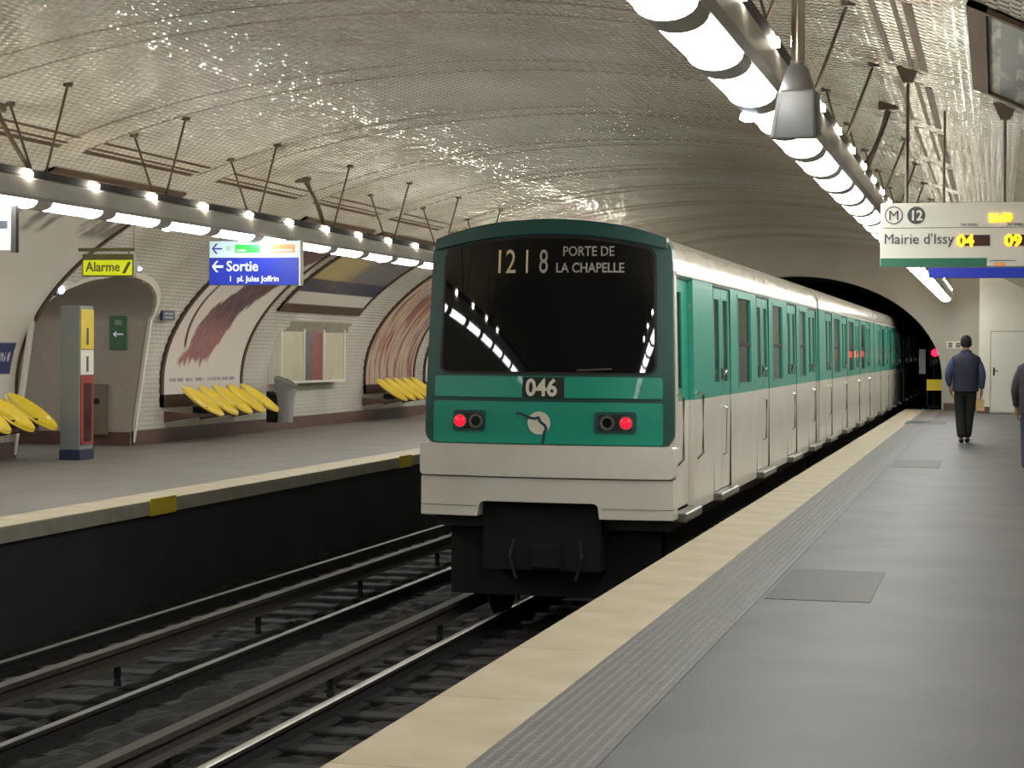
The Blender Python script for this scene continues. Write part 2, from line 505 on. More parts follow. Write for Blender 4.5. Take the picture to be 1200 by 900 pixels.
def conductor(x, label):
    o = empty("conductor_rail", (x, 0, BED), label, "rail")
    zt = -0.78 - BED
    MB().prism([(-.05, zt-.15), (.05, zt-.15), (.015, zt-.12), (.015, zt-.05), (.05, zt-.04), (.05, zt), (-.05, zt), (-.05, zt-.04), (-.015, zt-.05), (-.015, zt-.12)], Y_BACK, 92).obj("rail_bar", M_CONDR, o)
    m = MB().lathe([(.03, 0), (.035, .05), (.025, .09), (.035, .14), (.025, zt-.15)], (0, 0, 0), n=8).mesh("insulator", M_UNDER)
    for i in range(12): link("insulator", m, o, (0, 8 + i*3, 0))
conductor(-4.96, "brown conductor rail beside the shiny running rail")
conductor(-6.75, "brown conductor rail nearer the far platform")

for i, (y0, y1) in enumerate(((18.38, 19.02), (26.95, 27.55))):
    o = MB().box(EDGE_L + 0.005, EDGE_L + 0.02, y0, y1, -0.16, 0.02).obj("edge_plate", M_YSIGN, bevel=0.003, seg=1,
        label=("yellow plate on far platform edge, left of the train" if i == 0 else "small yellow plate on far platform edge touching the train's outline"), cat="plate", group="yellow platform edge plates")

# ------------------------------------------------------------------ end wall, tunnel, back wall
OP_HW = 4.08
def open_top(x):
    u = (x - CX) / OP_HW
    return 0.9 + 2.85*math.sqrt(max(0, 1 - u*u)) if abs(u) < 1 else None
def end_wall():
    mb = MB()
    xs = sorted(set([round(v, 4) for v in np.linspace(-13.6, 2.45, 120)] + [CX-OP_HW, CX+OP_HW] + [CX + OP_HW*math.cos(t) for t in np.linspace(0.02, math.pi-0.02, 60)]))
    for a, b in zip(xs[:-1], xs[1:]):
        xm = (a+b)/2
        inside = abs(xm - CX) < OP_HW
        def lo(x):
            if not inside: return -1.4
            return open_top(max(CX-OP_HW+1e-6, min(CX+OP_HW-1e-6, x)))
        za, zb = lo(a), lo(b)
        ta, tb = vault_z(a) + .15, vault_z(b) + .15
        mb.add([(a, Y_END, za), (b, Y_END, zb), (b, Y_END, tb), (a, Y_END, ta), (a, Y_END+.5, za), (b, Y_END+.5, zb), (b, Y_END+.5, tb), (a, Y_END+.5, ta)],
               [(0,1,2,3), (7,6,5,4), (0,4,5,1), (3,2,6,7)])
    return mb.obj("wall_end", mat("end_wall_plaster", (176, 170, 156), 0.6, scale=1.2, var=0.06), kind="structure", label="beige end wall with the tunnel mouth")
ew = end_wall()
def tunnel():
    mb = MB()
    pts = [(CX-OP_HW, -1.4)] + [(CX + OP_HW*math.cos(t), 0.9 + 2.85*math.sin(t)) for t in np.linspace(math.pi, 0, 40)] + [(CX+OP_HW, -1.4)]
    n = len(pts)
    for y in (Y_END + .4, 96.0):
        mb.v += [(p[0], y, p[1]) for p in pts]
    mb.f += [(i, i+1, n+i+1, n+i) for i in range(n-1)]
    mb.f.append(tuple(range(n, 2*n)))
    mb.f.append((0, n-1, 2*n-1, n))
    mb.obj("wall_tunnel", M_TUNNEL, kind="structure", recalc=False, label="dark tunnel lining beyond the end wall")
tunnel()
MB().prism([(float(a), float(b)) for a, b in zip(_ex[::100], _ez[::100])] + [(2.39, -1.5), (-13.51, -1.5)], Y_BACK - .2, Y_BACK).obj("wall_back", M_TILEWALL, kind="structure", label="tiled wall closing the hall behind the viewer")
MB().box(EDGE_R, CX + OP_HW + 1.0, Y_END, Y_END + 0.5, -1.4, 0.0).obj("platform_end", M_CONC, ew)
# brown baseboards
bb = MB()
vault_strip(bb, 28.5, Y_END, s_of(z=0.0), s_of(z=0.24), 0.0, 0.03, 1, 3).obj("baseboard_left", M_BASE, kind="structure", label="brown skirting along the far platform wall")
vault_strip(MB(), 9, 24.7, s_of(z=0.0), s_of(z=0.24), 0.0, 0.03, 1, 3).obj("baseboard_left.001", M_BASE, kind="structure", label="brown skirting along the far platform wall")
MB().box(CX+OP_HW+0.05, -0.46, Y_END-0.04, Y_END, 0.0, 0.2).obj("baseboard_end", M_BASE, kind="structure")

# white service room at the end of the near platform, with its door
room = MB().box(-0.46, 2.25, 52.8, Y_END, 0.0, 3.9).obj("wall_service_room", M_TILEWALL, kind="structure", label="white service room wall at the end of the near platform")
MB().box(-0.47, -0.165, 52.77, 52.8, 0.0, 0.17).obj("skirting", M_BASE, room)
dr = MB().box(-0.139, 0.86, 52.75, 52.8, 0.02, 2.165).obj("door_1", M_DOORW, bevel=0.006, seg=1, kind="structure", label="plain white door of the service room")
MB().box(-0.175, -0.145, 52.77, 52.8, 0.0, 2.2).box(0.866, 0.9, 52.77, 52.8, 0.0, 2.2).box(-0.175, 0.9, 52.77, 52.8, 2.17, 2.2).obj("door_frame", mat("door_frame_grey", (176, 172, 160), 0.5), dr)
hm = MB().box(-0.085, -0.045, 52.73, 52.75, 1.0, 1.22)
hm.tube([(-0.065, 52.70, 1.13), (0.04, 52.70, 1.13)], 0.011).tube([(-0.065, 52.75, 1.13), (-0.065, 52.70, 1.13)], 0.011)
hm.obj("door_handle", M_RUBBER, dr)
MB().box(-1.36, -0.94, Y_END-.03, Y_END-.005, 1.72, 1.92).obj("notice_plate", M_SIGNW, label="small white notice plate on end wall left of the walker", cat="sign")
o = bpy.data.objects["notice_plate"]
for a, b in ((-1.32, -1.20), (-1.11, -0.98)):
    for j in range(3): MB().box(a, b, Y_END-.034, Y_END-.03, 1.75 + j*.05, 1.785 + j*.05).obj("print_line", M_INK, o)

# ------------------------------------------------------------------ passage arch in the far wall
def passage():
    mb = MB()
    z0 = 0.0
    pts = [(ARCH_Y - ARCH_HW, z0)] + [(ARCH_Y - ARCH_HW*math.cos(t), ARCH_SPRING + ARCH_RISE*math.sin(t)) for t in np.linspace(0, math.pi, 40)] + [(ARCH_Y + ARCH_HW, z0)]
    def xw(z): # wall surface at this height
        return CX - VA*math.sqrt(max(0, 1 - (max(0, z-VH)/VB)**2))
    n = len(pts)
    for k_ in range(2):
        for (y, z) in pts:
            mb.v.append((xw(z) - 0.03 if k_ == 0 else -17.5, y, z))
    mb.f += [(i, i+1, n+i+1, n+i) for i in range(n-1)]
    mb.f.append(tuple(range(n, 2*n)))
    o = mb.obj("wall_passage", M_REVEAL, kind="structure", recalc=False, label="tiled arched passage opening off the far platform")
    # tiled border of the arch
    rim = MB()
    for k_, (g, off) in enumerate(((0.0, -0.04), (0.0, 0.022), (0.075, 0.022), (0.075, -0.04))):
        for i, (y, z) in enumerate(pts):
            dy, dz = (y-ARCH_Y)/ARCH_HW, (max(0, z-ARCH_SPRING))/ARCH_RISE
            zz = z + dz*g; yy = y + (dy if z > z0 else np.sign(dy))*g
            rim.v.append((xw(zz) + off, yy, zz))
    for a, b in ((0,1),(1,2),(2,3),(3,0)):
        rim.f += [(a*n+i, a*n+i+1, b*n+i+1, b*n+i) for i in range(n-1)]
    rim.obj("arch_rim", M_TILEWALL, o)
    MB().box(-17.5, -13.6, ARCH_Y - ARCH_HW - .1, ARCH_Y + ARCH_HW + .1, -0.3, -0.002).obj("passage_floor", M_ASPHALT2, o)
    MB().box(-17.4, -13.53, ARCH_Y+ARCH_HW-0.03, ARCH_Y+ARCH_HW, 0.0, 0.22).obj("skirting", M_BASE, o)
    return o
passage()
o = empty("passage_fill_lamp", (-15.4, 26.6, 2.30), "added fill lamp under the ceiling inside the arched passage", "lamp")  # fill lamp added to brighten the passage walls
MB().box(-.09, .09, -.6, .6, .0, .10).obj("housing", M_BEAM, o, bevel=.01, seg=1)
for y in (-.4, .4): MB().tube([(0, y, .1), (0, y, .34)], .012).obj("hanger", M_ROD, o)
MB().prism([(-.07*math.cos(t), -.05*math.sin(t)) for t in np.linspace(0, math.pi, 9)], -.56, .56).obj("lens", M_LENS, o, smooth=True)
o = empty("exit_sign", (-13.74, 28.49, 1.548), "green exit sign with white arrow inside the passage", "sign")
MB().box(-.15, .15, -.02, 0, 0, .548).obj("panel", M_EXITG, o, bevel=0.004, seg=1)
MB().box(-.04, .09, -.024, -.02, .24, .262).prism([(-.09, .251), (-.03, .20), (-.03, .225), (-.055, .251), (-.03, .277), (-.03, .302)], -.024, -.02).obj("arrow", M_SIGNTXT, o)
MB().box(-.06, .06, -.024, -.02, .40, .48).obj("pictogram", mat("pale_green_print", (140, 170, 148), 0.5), o)
o = empty("wall_cabinet", (-14.08, 28.47, 0.165), "grey metal wall cabinet low inside the passage", "cabinet")
MB().box(-.17, .17, -.05, .02, 0, .825).obj("body", mat("cabinet_grey", (128, 116, 100), 0.4, metal=0.3), o, bevel=0.008, seg=1)
MB().box(-.15, .15, -.06, -.05, .03, .795).obj("front_panel", mat("cabinet_front", (140, 130, 114), 0.4, metal=0.3), o)
MB().lathe([(.05, -.075), (.05, -.06)], (0, 0, .55), 'y', 12).obj("lock", M_RUBBER, o)

# ------------------------------------------------------------------ lamp beams
def lens_mesh():
    mb = MB(); w, h, L, n = 0.13, 0.075, 0.57, 10
    for y in (-L, L):
        for i in range(n+1):
            t = math.pi*(i/n); mb.v.append((-w*math.cos(t), y, -h*math.sin(t)))
    m = n+1
    mb.f += [(i, i+1, m+i+1, m+i) for i in range(n)]
    mb.f.append(tuple(range(m))); mb.f.append(tuple(range(2*m-1, m-1, -1)))
    mb.f.append((0, n, m+n, m))
    return mb.mesh("lamp_lens", M_LENS, smooth=True)
LENS = lens_mesh()
SLOT = MB().box(-.010, .010, -.06, .06, 0, .042).mesh("upper_light", M_SLOT)
RING = MB().prism([(-.142*math.cos(t), -.083*math.sin(t)) for t in np.linspace(0, math.pi, 11)], -(PITCH/2 - .575), PITCH/2 - .575).mesh("lens_divider", M_BEAM, smooth=True)
def beam(x, phase, label, side, yv):
    o = empty("lamp_beam", (x, 0, BEAM_Z), label, "lamp")
    MB().prism([(-.15, -.005), (.15, -.005), (.185, .03), (.165, .20), (.12, .225), (-.12, .225), (-.165, .20), (-.185, .03)], Y_BACK, 54.6).obj("housing", M_BEAM, o)
    MB().prism([(-.14, .225), (.14, .225), (.15, .30), (.13, .30), (.125, .245), (-.125, .245), (-.13, .30), (-.15, .30)], Y_BACK, 54.6).obj("cable_tray", M_TRAY, o)
    for j, dx in enumerate((-.08, -.03, .03, .075)):
        MB().tube([(dx + .012*math.sin(y*1.3+j), y, .265 + .008*math.sin(y*2.1+j*2)) for y in np.linspace(Y_BACK, 54.5, 90)], 0.022, 6).obj("cable", M_RUBBER, o, smooth=True)
    y = phase
    while y > Y_BACK + 1: y -= PITCH
    y += PITCH
    while y < 54.2:
        link("lens", LENS, o, (0, y, -.005))
        link("lens_divider", RING, o, (0, y + PITCH/2, -.004))
        if y > 4:
            for s_ in (-1, 1): link("upper_light", SLOT, o, (s_*.165, y + 0.35, .225))
        y += PITCH
    # V-shaped stays up to the vault
    for i in range(-4, 13):
        yy = yv + i*2.95
        if yy > 54: break
        if yy < -6: continue
        for s_ in (-1, 1):
            xt = x + s_*0.33
            zt = vault_z(xt) - BEAM_Z - 0.008
            MB().tube([(s_*.05, yy, .22), (s_*.33, yy - 0.02, zt)], 0.013, 6).obj("stay_rod", M_ROD, o)
            MB().lathe([(.05, zt-.03), (.06, zt+.03)], (s_*.33, yy-.02, 0), 'z', 8).obj("ceiling_plate", M_ROD, o)
        MB().box(-.10, .10, yy-.05, yy+.05, .19, .29).obj("stay_bracket", M_ROD, o)
    return o
bR = beam(BEAM_R, 8.95, "long grey lamp beam with bright tubes above the near platform", 1, 13.75)
bL = beam(BEAM_L, 18.65, "long grey lamp beam with bright tubes above the opposite platform", -1, 18.05)
# thicker cable arms from the vault
def cable_arm(parent, x, y, xt, bulge):
    zt = vault_z(x + xt) - BEAM_Z - .01
    pts = [(xt*(1-t)**1.0 + bulge*math.sin(math.pi*t), y, zt*(1-t) + .26*t) for t in np.linspace(0, 1, 9)]
    MB().tube(pts, 0.024, 7).obj("cable_arm", M_ROD, parent, smooth=True)
    MB().box(xt-.10, xt+.10, y-.06, y+.06, zt-.06, zt+.03).obj("junction_box", M_ROD, parent, bevel=0.01, seg=1)
cable_arm(bL, BEAM_L, 17.95, -0.45, -0.03)
cable_arm(bL, BEAM_L, 26.75, -0.36, 0.06)
cable_arm(bR, BEAM_R, 19.5, 0.30, 0.05)
EM = MB().lathe([(.02, .0), (.05, -.03), (.055, -.06), (.03, -.075)], (0, 0, 0), 'z', 14).mesh("emergency_lamp", M_EMERG, smooth=True)
link("emergency_light", EM, bL, (0.02, 21.15, -.03)); link("emergency_light", EM, bL, (0.02, 29.3, -.03))
link("emergency_light", EM, bR, (-.06, 11.35, -.05))

# ------------------------------------------------------------------ posters and billboards on the vault
def poster_mat(name, build):
    m = bpy.data.materials.new(name); m.use_nodes = True
    nt = m.node_tree; b = nt.nodes["Principled BSDF"]
    b.inputs["Roughness"].default_value = 0.35
    uv = nt.nodes.new("ShaderNodeUVMap")
    sep = nt.nodes.new("ShaderNodeSeparateXYZ"); nt.links.new(uv.outputs[0], sep.inputs[0])
    class G: pass
    g = G(); g.nt = nt; g.u = sep.outputs[0]; g.v = sep.outputs[1]; g.uv = uv.outputs[0]
    def math_(op, a, b_=None, c=None):
        n = nt.nodes.new("ShaderNodeMath"); n.operation = op
        for i, q in enumerate((a, b_, c)):
            if q is None: continue
            if isinstance(q, (int, float)): n.inputs[i].default_value = q
            else: nt.links.new(q, n.inputs[i])
        return n.outputs[0]
    def noise(scale, sx=1, sy=1, detail=4, rot=0.0):
        mp = nt.nodes.new("ShaderNodeMapping"); mp.inputs["Scale"].default_value = (sx, sy, 1); mp.inputs["Rotation"].default_value = (0, 0, rot)
        nt.links.new(uv.outputs[0], mp.inputs[0])
        n = nt.nodes.new("ShaderNodeTexNoise"); n.inputs["Scale"].default_value = scale; n.inputs["Detail"].default_value = detail
        nt.links.new(mp.outputs[0], n.inputs["Vector"]); return n.outputs["Fac"]
    def mix(f, a, b_):
        n = nt.nodes.new("ShaderNodeMix"); n.data_type = 'RGBA'
        if isinstance(f, (int, float)): n.inputs[0].default_value = f
        else: nt.links.new(f, n.inputs[0])
        for i, q in ((6, a), (7, b_)):
            if isinstance(q, tuple): n.inputs[i].default_value = (*lin(q), 1)
            else: nt.links.new(q, n.inputs[i])
        return n.outputs[2]
    def step(a, lo, hi):
        n = nt.nodes.new("ShaderNodeMapRange"); n.interpolation_type = 'SMOOTHSTEP'
        nt.links.new(a, n.inputs[0]); n.inputs[1].default_value = lo; n.inputs[2].default_value = hi
        return n.outputs[0]
    g.math, g.noise, g.mix, g.step = math_, noise, mix, step
    nt.links.new(build(g), b.inputs["Base Color"])
    return m

def band(g, a, lo, hi, soft):
    return g.math('MULTIPLY', g.step(a, lo - soft, lo + soft), g.math('SUBTRACT', 1.0, g.step(a, hi - soft, hi + soft)))

def art_white_block(g):
    c = g.mix(g.noise(3), (226, 222, 212), (214, 208, 198))
    k_ = g.math('MULTIPLY', band(g, g.u, 0.62, 0.955, .004), band(g, g.v, 0.12, 0.23, .004))
    c = g.mix(k_, c, (44, 52, 110))
    t_ = g.math('MULTIPLY', band(g, g.u, 0.66, 0.93, .004), band(g, g.v, 0.165, 0.195, .004))
    t_ = g.math('MULTIPLY', t_, g.step(g.noise(60, 1, .3), .47, .52))
    c = g.mix(t_, c, (220, 222, 230))
    h = g.math('MULTIPLY', g.step(g.v, .68, .72), g.step(g.noise(5, 2, 1), .42, .6))
    return g.mix(h, c, (128, 124, 116))
def art_brush(g):
    paper = g.mix(g.noise(2), (228, 220, 210), (216, 206, 196))
    # diagonal dark brush stroke rising to the right
    n1 = g.noise(4, 1, 1, 5)
    mid = g.math('ADD', g.math('MULTIPLY_ADD', g.v, 0.72, 0.26), g.math('MULTIPLY_ADD', n1, 0.36, -0.18))
    d = g.math('ABSOLUTE', g.math('SUBTRACT', g.u, mid))
    wid = g.math('MULTIPLY_ADD', g.v, 0.02, 0.19)
    inside = g.step(g.math('SUBTRACT', wid, d), -.02, .02)
    inside = g.math('MULTIPLY', inside, g.step(g.math('ADD', g.v, g.math('MULTIPLY_ADD', g.noise(14, 2, .4), .16, -.08)), .12, .15))
    inside = g.math('MULTIPLY', inside, g.math('SUBTRACT', 1.0, g.step(g.v, .82, .9)))
    hair = g.step(g.noise(26, 3.0, .5, 5, 0.75), .40, .62)
    stroke = g.mix(hair, (58, 36, 50), (128, 98, 100))
    low = g.math('SUBTRACT', 1.0, g.step(g.v, .24, .40))
    stroke = g.mix(g.math('MULTIPLY', low, .55), stroke, (188, 130, 128))
    c = g.mix(inside, paper, stroke)
    # thin dark outline on the left
    arcx = g.math('MULTIPLY_ADD', g.math('POWER', g.math('SUBTRACT', g.v, .42), 2.0), 1.6, .12)
    ln = g.math('MULTIPLY', g.math('SUBTRACT', 1.0, g.step(g.math('ABSOLUTE', g.math('SUBTRACT', g.u, arcx)), .008, .02)), band(g, g.v, .2, .62, .02))
    c = g.mix(ln, c, (70, 46, 66))
    tx = g.math('MULTIPLY', band(g, g.v, .052, .066, .003), band(g, g.u, .08, .92, .01))
    tx = g.math('MULTIPLY', tx, g.step(g.noise(40, 1, .1), .42, .5))
    return g.mix(tx, c, (150, 138, 150))
def art_streaks(g):
    c = g.mix(g.noise(3), (206, 190, 172), (176, 150, 132))
    s1 = g.step(g.noise(9, 2.2, .35, 5), .48, .60)
    c = g.mix(s1, c, (150, 84, 66))
    s2 = g.step(g.noise(7, 2.6, .3, 5, .2), .55, .64)
    c = g.mix(s2, c, (92, 78, 82))
    s3 = g.step(g.noise(11, 2.4, .25, 3, -.1), .60, .66)
    return g.mix(s3, c, (214, 170, 96))
def art_city(g):
    left = g.mix(g.noise(6), (150, 134, 82), (196, 180, 112))
    right = g.mix(g.noise(5, 1, 2), (54, 54, 74), (92, 90, 104))
    c = g.mix(g.step(g.math('ADD', g.u, g.math('MULTIPLY', g.noise(3), .4)), .5, .74), left, right)
    w = g.nt.nodes.new("ShaderNodeTexWave"); w.inputs["Scale"].default_value = 6.5; w.inputs["Distortion"].default_value = 2.0
    mp = g.nt.nodes.new("ShaderNodeMapping"); mp.inputs["Rotation"].default_value = (0, 0, .5); g.nt.links.new(g.uv, mp.inputs[0]); g.nt.links.new(mp.outputs[0], w.inputs["Vector"])
    c = g.mix(g.math('MULTIPLY', g.step(w.outputs["Fac"], .78, .95), .7), c, (206, 202, 180))
    c = g.mix(band(g, g.v, .0, .14, .005), c, (206, 200, 190))
    return g.mix(g.math('MULTIPLY', band(g, g.v, .14, .30, .01), g.step(g.noise(4), .3, .45)), c, (36, 40, 78))
def art_dark(g):
    c = g.mix(g.noise(4), (58, 66, 66), (96, 98, 92))
    ln = g.math('MULTIPLY', g.step(g.math('SINE', g.math('MULTIPLY', g.v, 130.0)), .2, .5), g.step(g.noise(14, .4, 3), .45, .55))
    c = g.mix(g.math('MULTIPLY', ln, .7), c, (170, 168, 156))
    return g.mix(g.step(g.noise(2.2), .58, .62), c, (136, 130, 118))

def poster(zone, art, name, label, low_band=0.13):
    y0, y1, s0, s1 = ZONES[zone]
    xb, zb = arc(s0)
    o = empty("poster_frame", (float(xb), (y0+y1)/2, float(zb)), label, "poster")
    inv = Vector(o.location)
    off = lambda x, y, z: (x - inv.x, y - inv.y, z - inv.z)
    w = 0.09
    mb = MB(off); vault_strip(mb, y0, y1, s0, s1, 0.0, 0.014, 1, 30)
    mb.obj("backing", M_CASE, o)
    # sheet
    ss = np.linspace(s0 + low_band, s1 - w, 41); a, az = arc(ss, 0.020)
    me = bpy.data.meshes.new("poster_sheet"); n = len(ss)
    V = [off(float(a[i]), y, float(az[i])) for y in (y0+w, y1-w) for i in range(n)]
    me.from_pydata(V, [], [(i, i+1, n+i+1, n+i) for i in range(n-1)])
    uvl = me.uv_layers.new(name="UVMap")
    for lp in me.loops:
        vi = lp.vertex_index
        uvl.data[lp.index].uv = ((0.0 if vi < n else 1.0), (vi % n)/(n-1))
    me.materials.append(poster_mat(name, art))
    for p in me.polygons: p.use_smooth = True
    link("poster_sheet", me, o)
    for (a0, a1, b0, b1, nm) in ((y0, y1, s0, s0+low_band, "bottom_rail"), (y0, y1, s1-w, s1, "top_rail"), (y0, y0+w, s0, s1, "side_rail"), (y1-w, y1, s0, s1, "side_rail")):
        mb = MB(off); vault_strip(mb, a0, a1, b0, b1, 0.0, 0.045, 1, 30 if nm == "side_rail" else 4)
        mb.obj(nm, M_BROWN, o)
    return o
poster('p1', art_white_block, "art_block", "brown-framed white poster with a blue block at far left", 0.10)
poster('p2', art_brush, "art_brush", "tall white poster with a dark diagonal brush stroke behind yellow seats", 0.2)
poster('p3', art_streaks, "art_streaks", "tall poster streaked red and brown just left of the train", 0.2)
poster('p4', art_brush, "art_brush_far", "brown-framed poster beside the train, farthest along the opposite wall", 0.2)
poster('up', art_city, "art_city", "wide yellow and dark blue poster high above the display case", 0.2)
poster('r1', art_dark, "art_dark", "dark billboard in brown frame on the near vault, top right corner", 0.13)

# display case with three bays
def display_case():
    X, Y0, Y1, Z0, Z1 = -13.25, 34.45, 38.15, .905, 2.145
    o = empty("display_case", (X, Y0, Z0), "cream wall display case with three glazed bays below the wide poster", "display case")
    L, H, w = Y1-Y0, Z1-Z0, .05
    MB().box(-.30, -.03, 0, L, 0, H).obj("cabinet", M_SIGNW, o)
    for (z0, z1) in ((0, w), (H-w, H)): MB().box(-.03, .02, 0, L, z0, z1).obj("frame_rail", M_SIGNW, o, bevel=.005, seg=1)
    cuts = [0, (L-w)*.345, (L-w)*.655, L-w]
    for c in cuts: MB().box(-.03, .02, c, c+w, w, H-w).obj("frame_post", M_SIGNW, o, bevel=.005, seg=1)
    M_PIC = poster_mat("art_case", lambda g: g.mix(g.step(g.math('ADD', g.u, g.math('MULTIPLY', g.noise(3, 1, .6), .3)), .52, .66), g.mix(g.noise(6), (60, 58, 64), (128, 122, 122)), g.mix(g.noise(5), (158, 84, 76), (126, 70, 66))))
    for i, (a, b) in enumerate(zip(cuts[:-1], cuts[1:])):
        me = MB().box(-.03, -.015, a+w, b, w, H-w).mesh("panel", M_PIC if i == 1 else M_CASE)
        uvl = me.uv_layers.new(name="UVMap")
        for lp in me.loops:
            c = me.vertices[lp.vertex_index].co
            uvl.data[lp.index].uv = ((c.y-a-w)/(b-a-w), (c.z-w)/(H-2*w))
        link("panel", me, o)
display_case()

# ------------------------------------------------------------------ seats, bin, totem, small wall things
def seat_shell_mesh():
    """Scooped shell: a tilted oval rim, high at the wall side, with a bowl hanging under it. Local x towards the track."""
    L, Wd, nr, na = 0.43, 0.30, 7, 28
    back, front = Vector((-0.355, 0, 0.24)), Vector((0.355, 0, -0.24))
    ax = (front - back).normalized(); nrm = Vector((-ax.z, 0, ax.x)); nrm = nrm if nrm.z > 0 else -nrm
    mb = MB()
    def ring(rr, t, depth_scale, outer):
        p, q = rr*math.cos(t), rr*math.sin(t)
        wd = Wd*(1.0 - 0.10*p)
        d = -(1 - rr**2.6)*0.085*depth_scale - (0.028 if outer else 0) 
        P = ax*(p*L*(1.0 + (0.02 if outer else 0))) + Vector((0, q*wd*(1.03 if outer else 1.0), 0)) + nrm*d
        return P
    for outer in (0, 1):
        base = len(mb.v)
        mb.v.append(tuple(ring(0, 0, 1, outer)))
        for i in range(1, nr+1):
            for k_ in range(na): mb.v.append(tuple(ring(i/nr, 2*math.pi*k_/na, 1, outer)))
        for k_ in range(na): mb.f.append((base, base+1+k_, base+1+(k_+1) % na))
        for i in range(nr-1):
            for k_ in range(na):
                a = base+1+i*na+k_; b = base+1+i*na+(k_+1) % na
                mb.f.append((a, a+na, b+na, b))
    o0, o1 = 1+(nr-1)*na, 1+nr*na+1+(nr-1)*na
    for k_ in range(na): mb.f.append((o0+k_, o0+(k_+1) % na, o1+(k_+1) % na, o1+k_))
    return mb.mesh("seat_shell", M_YEL, smooth=True)
SEAT = seat_shell_mesh()
def seat_row(y0, n, label):
    o = empty("seat_row", (-12.89, y0, 0.0), label, "seats", "rows of yellow shell seats")
    L = (n-1)*0.64
    for i in range(n):
        link("seat_shell", SEAT, o, (0, i*0.64, 0.71))
        MB().box(-.17, .06, i*.64-.05, i*.64+.05, .49, .60).obj("seat_bracket", M_UNDER, o)
    MB().box(-.20, -.08, -.35, L+.35, .42, .50).obj("rail", M_BASE, o, bevel=0.01, seg=1)
    for yy in (-.2, L/2, L+.2):
        MB().prism([(-.62, .33), (-.62, .52), (-.10, .48), (-.10, .42)], yy-.03, yy+.03).obj("wall_bracket", M_BASE, o)
    return o
seat_row(21.5, 5, "row of yellow shell seats at left edge before the totem post")
seat_row(29.95, 5, "row of five yellow shell seats beneath the brush stroke poster")
seat_row(40.3, 5, "row of yellow shell seats just left of the train")

o = empty("litter_bin", (-12.92, 33.85, 0.20), "flared grey metal litter bin on the wall between seats and display case", "bin")
MB().prism([(-.34, 0), (-.13, 0), (-.13, .5), (-.34, .58)], -.10, .22).obj("wall_support", M_UNDER, o)
mb = MB()
prof = [(0.0, .125, .14), (.15, .125, .14), (.35, .135, .15), (.52, .16, .17), (.66, .20, .19), (.76, .215, .20)]
n = 16
for (z, rx, ry) in prof:
    for k_ in range(n):
        t = 2*math.pi*k_/n
        sx, sy = abs(math.cos(t))**.5*np.sign(math.cos(t)), abs(math.sin(t))**.5*np.sign(math.sin(t))
        mb.v.append((rx*sx + .03*z, ry*sy, z + (.10*(-sx) if z > .7 else 0)))
for i in range(len(prof)-1):
    mb.f += [(i*n+k_, i*n+(k_+1) % n, (i+1)*n+(k_+1) % n, (i+1)*n+k_) for k_ in range(n)]
mb.f.append(tuple(range(n-1, -1, -1)))
mb.obj("bucket", mat("bin_metal", (160, 159, 158), 0.35, metal=0.3, var=0.06), o, smooth=True)
mb = MB()
for k_ in range(n):
    t = 2*math.pi*k_/n; t2 = 2*math.pi*(k_+1)/n
    mb.tube([(.215*math.cos(t)*1.0+.025, .2*math.sin(t), .77-.1*math.cos(t)), (.215*math.cos(t2)+.025, .2*math.sin(t2), .77-.1*math.cos(t2))], .014, 5)
mb.obj("rim", M_CHROME, o)

o = empty("totem_post", (-12.60, 24.80, 0.0), "tall grey totem post with yellow, white and red side panel at the arch", "post")
MB().box(-.15, .15, -.21, .21, 0.14, 2.17).obj("body", M_GREYPAINT, o, bevel=0.01, seg=1)
MB().box(-.16, .16, -.22, .22, 0.0, 0.14).obj("plinth", M_NAVY, o, bevel=0.006, seg=1)
MB().box(.15, .165, -.19, .19, 1.56, 2.12).obj("yellow_panel", M_YSIGN, o)
MB().box(.15, .163, -.19, .19, 1.20, 1.55).obj("white_panel", M_SIGNW, o)
MB().box(.15, .165, -.19, .19, .22, 1.19).obj("red_panel", M_REDDULL, o)
MB().box(.165, .172, -.10, .12, .26, 1.08).obj("dark_door", mat("dark_red_glass", (64, 30, 32), 0.15), o)
MB().box(.165, .169, -.03, .03, 1.62, 1.86).obj("print_block", M_INK, o)
MB().box(.163, .167, -.03, .03, 1.24, 1.46).obj("print_block", M_INK, o)

o = empty("alarm_sign", (-11.53, 23.62, 2.547), "lit yellow alarm sign hanging before the arch", "sign")
MB().box(-.39, .39, -.05, .05, -.015, .30).obj("frame", M_OLIVE, o, bevel=0.006, seg=1)
MB().box(-.37, .37, -.056, -.05, .005, .215).obj("lit_panel", M_ALARM, o)
MB().box(-.46, .40, -.03, .03, .34, .385).obj("hanger_bar", M_OLIVE, o)
MB().tube([(-.3, 0, .28), (-.3, 0, .36)], .012).tube([(.3, 0, .28), (.3, 0, .36)], .012).obj("hanger_stud", M_OLIVE, o)
MB().tube([(.37, 0, .385), (.37, 0, (vault_z(-11.17) - 2.547)/.96)], .006, 6).obj("hanger_wire", M_ROD, o)
o.scale = (.96,)*3
text("Alarme", .185, M_OLIVE, o, (-.33, -.058, .06), sx=0.95, bold=0.003)
MB().prism([(.22, .03), (.27, .03), (.36, .19), (.31, .19)], -.06, -.056).obj("stripe_mark", M_OLIVE, o)

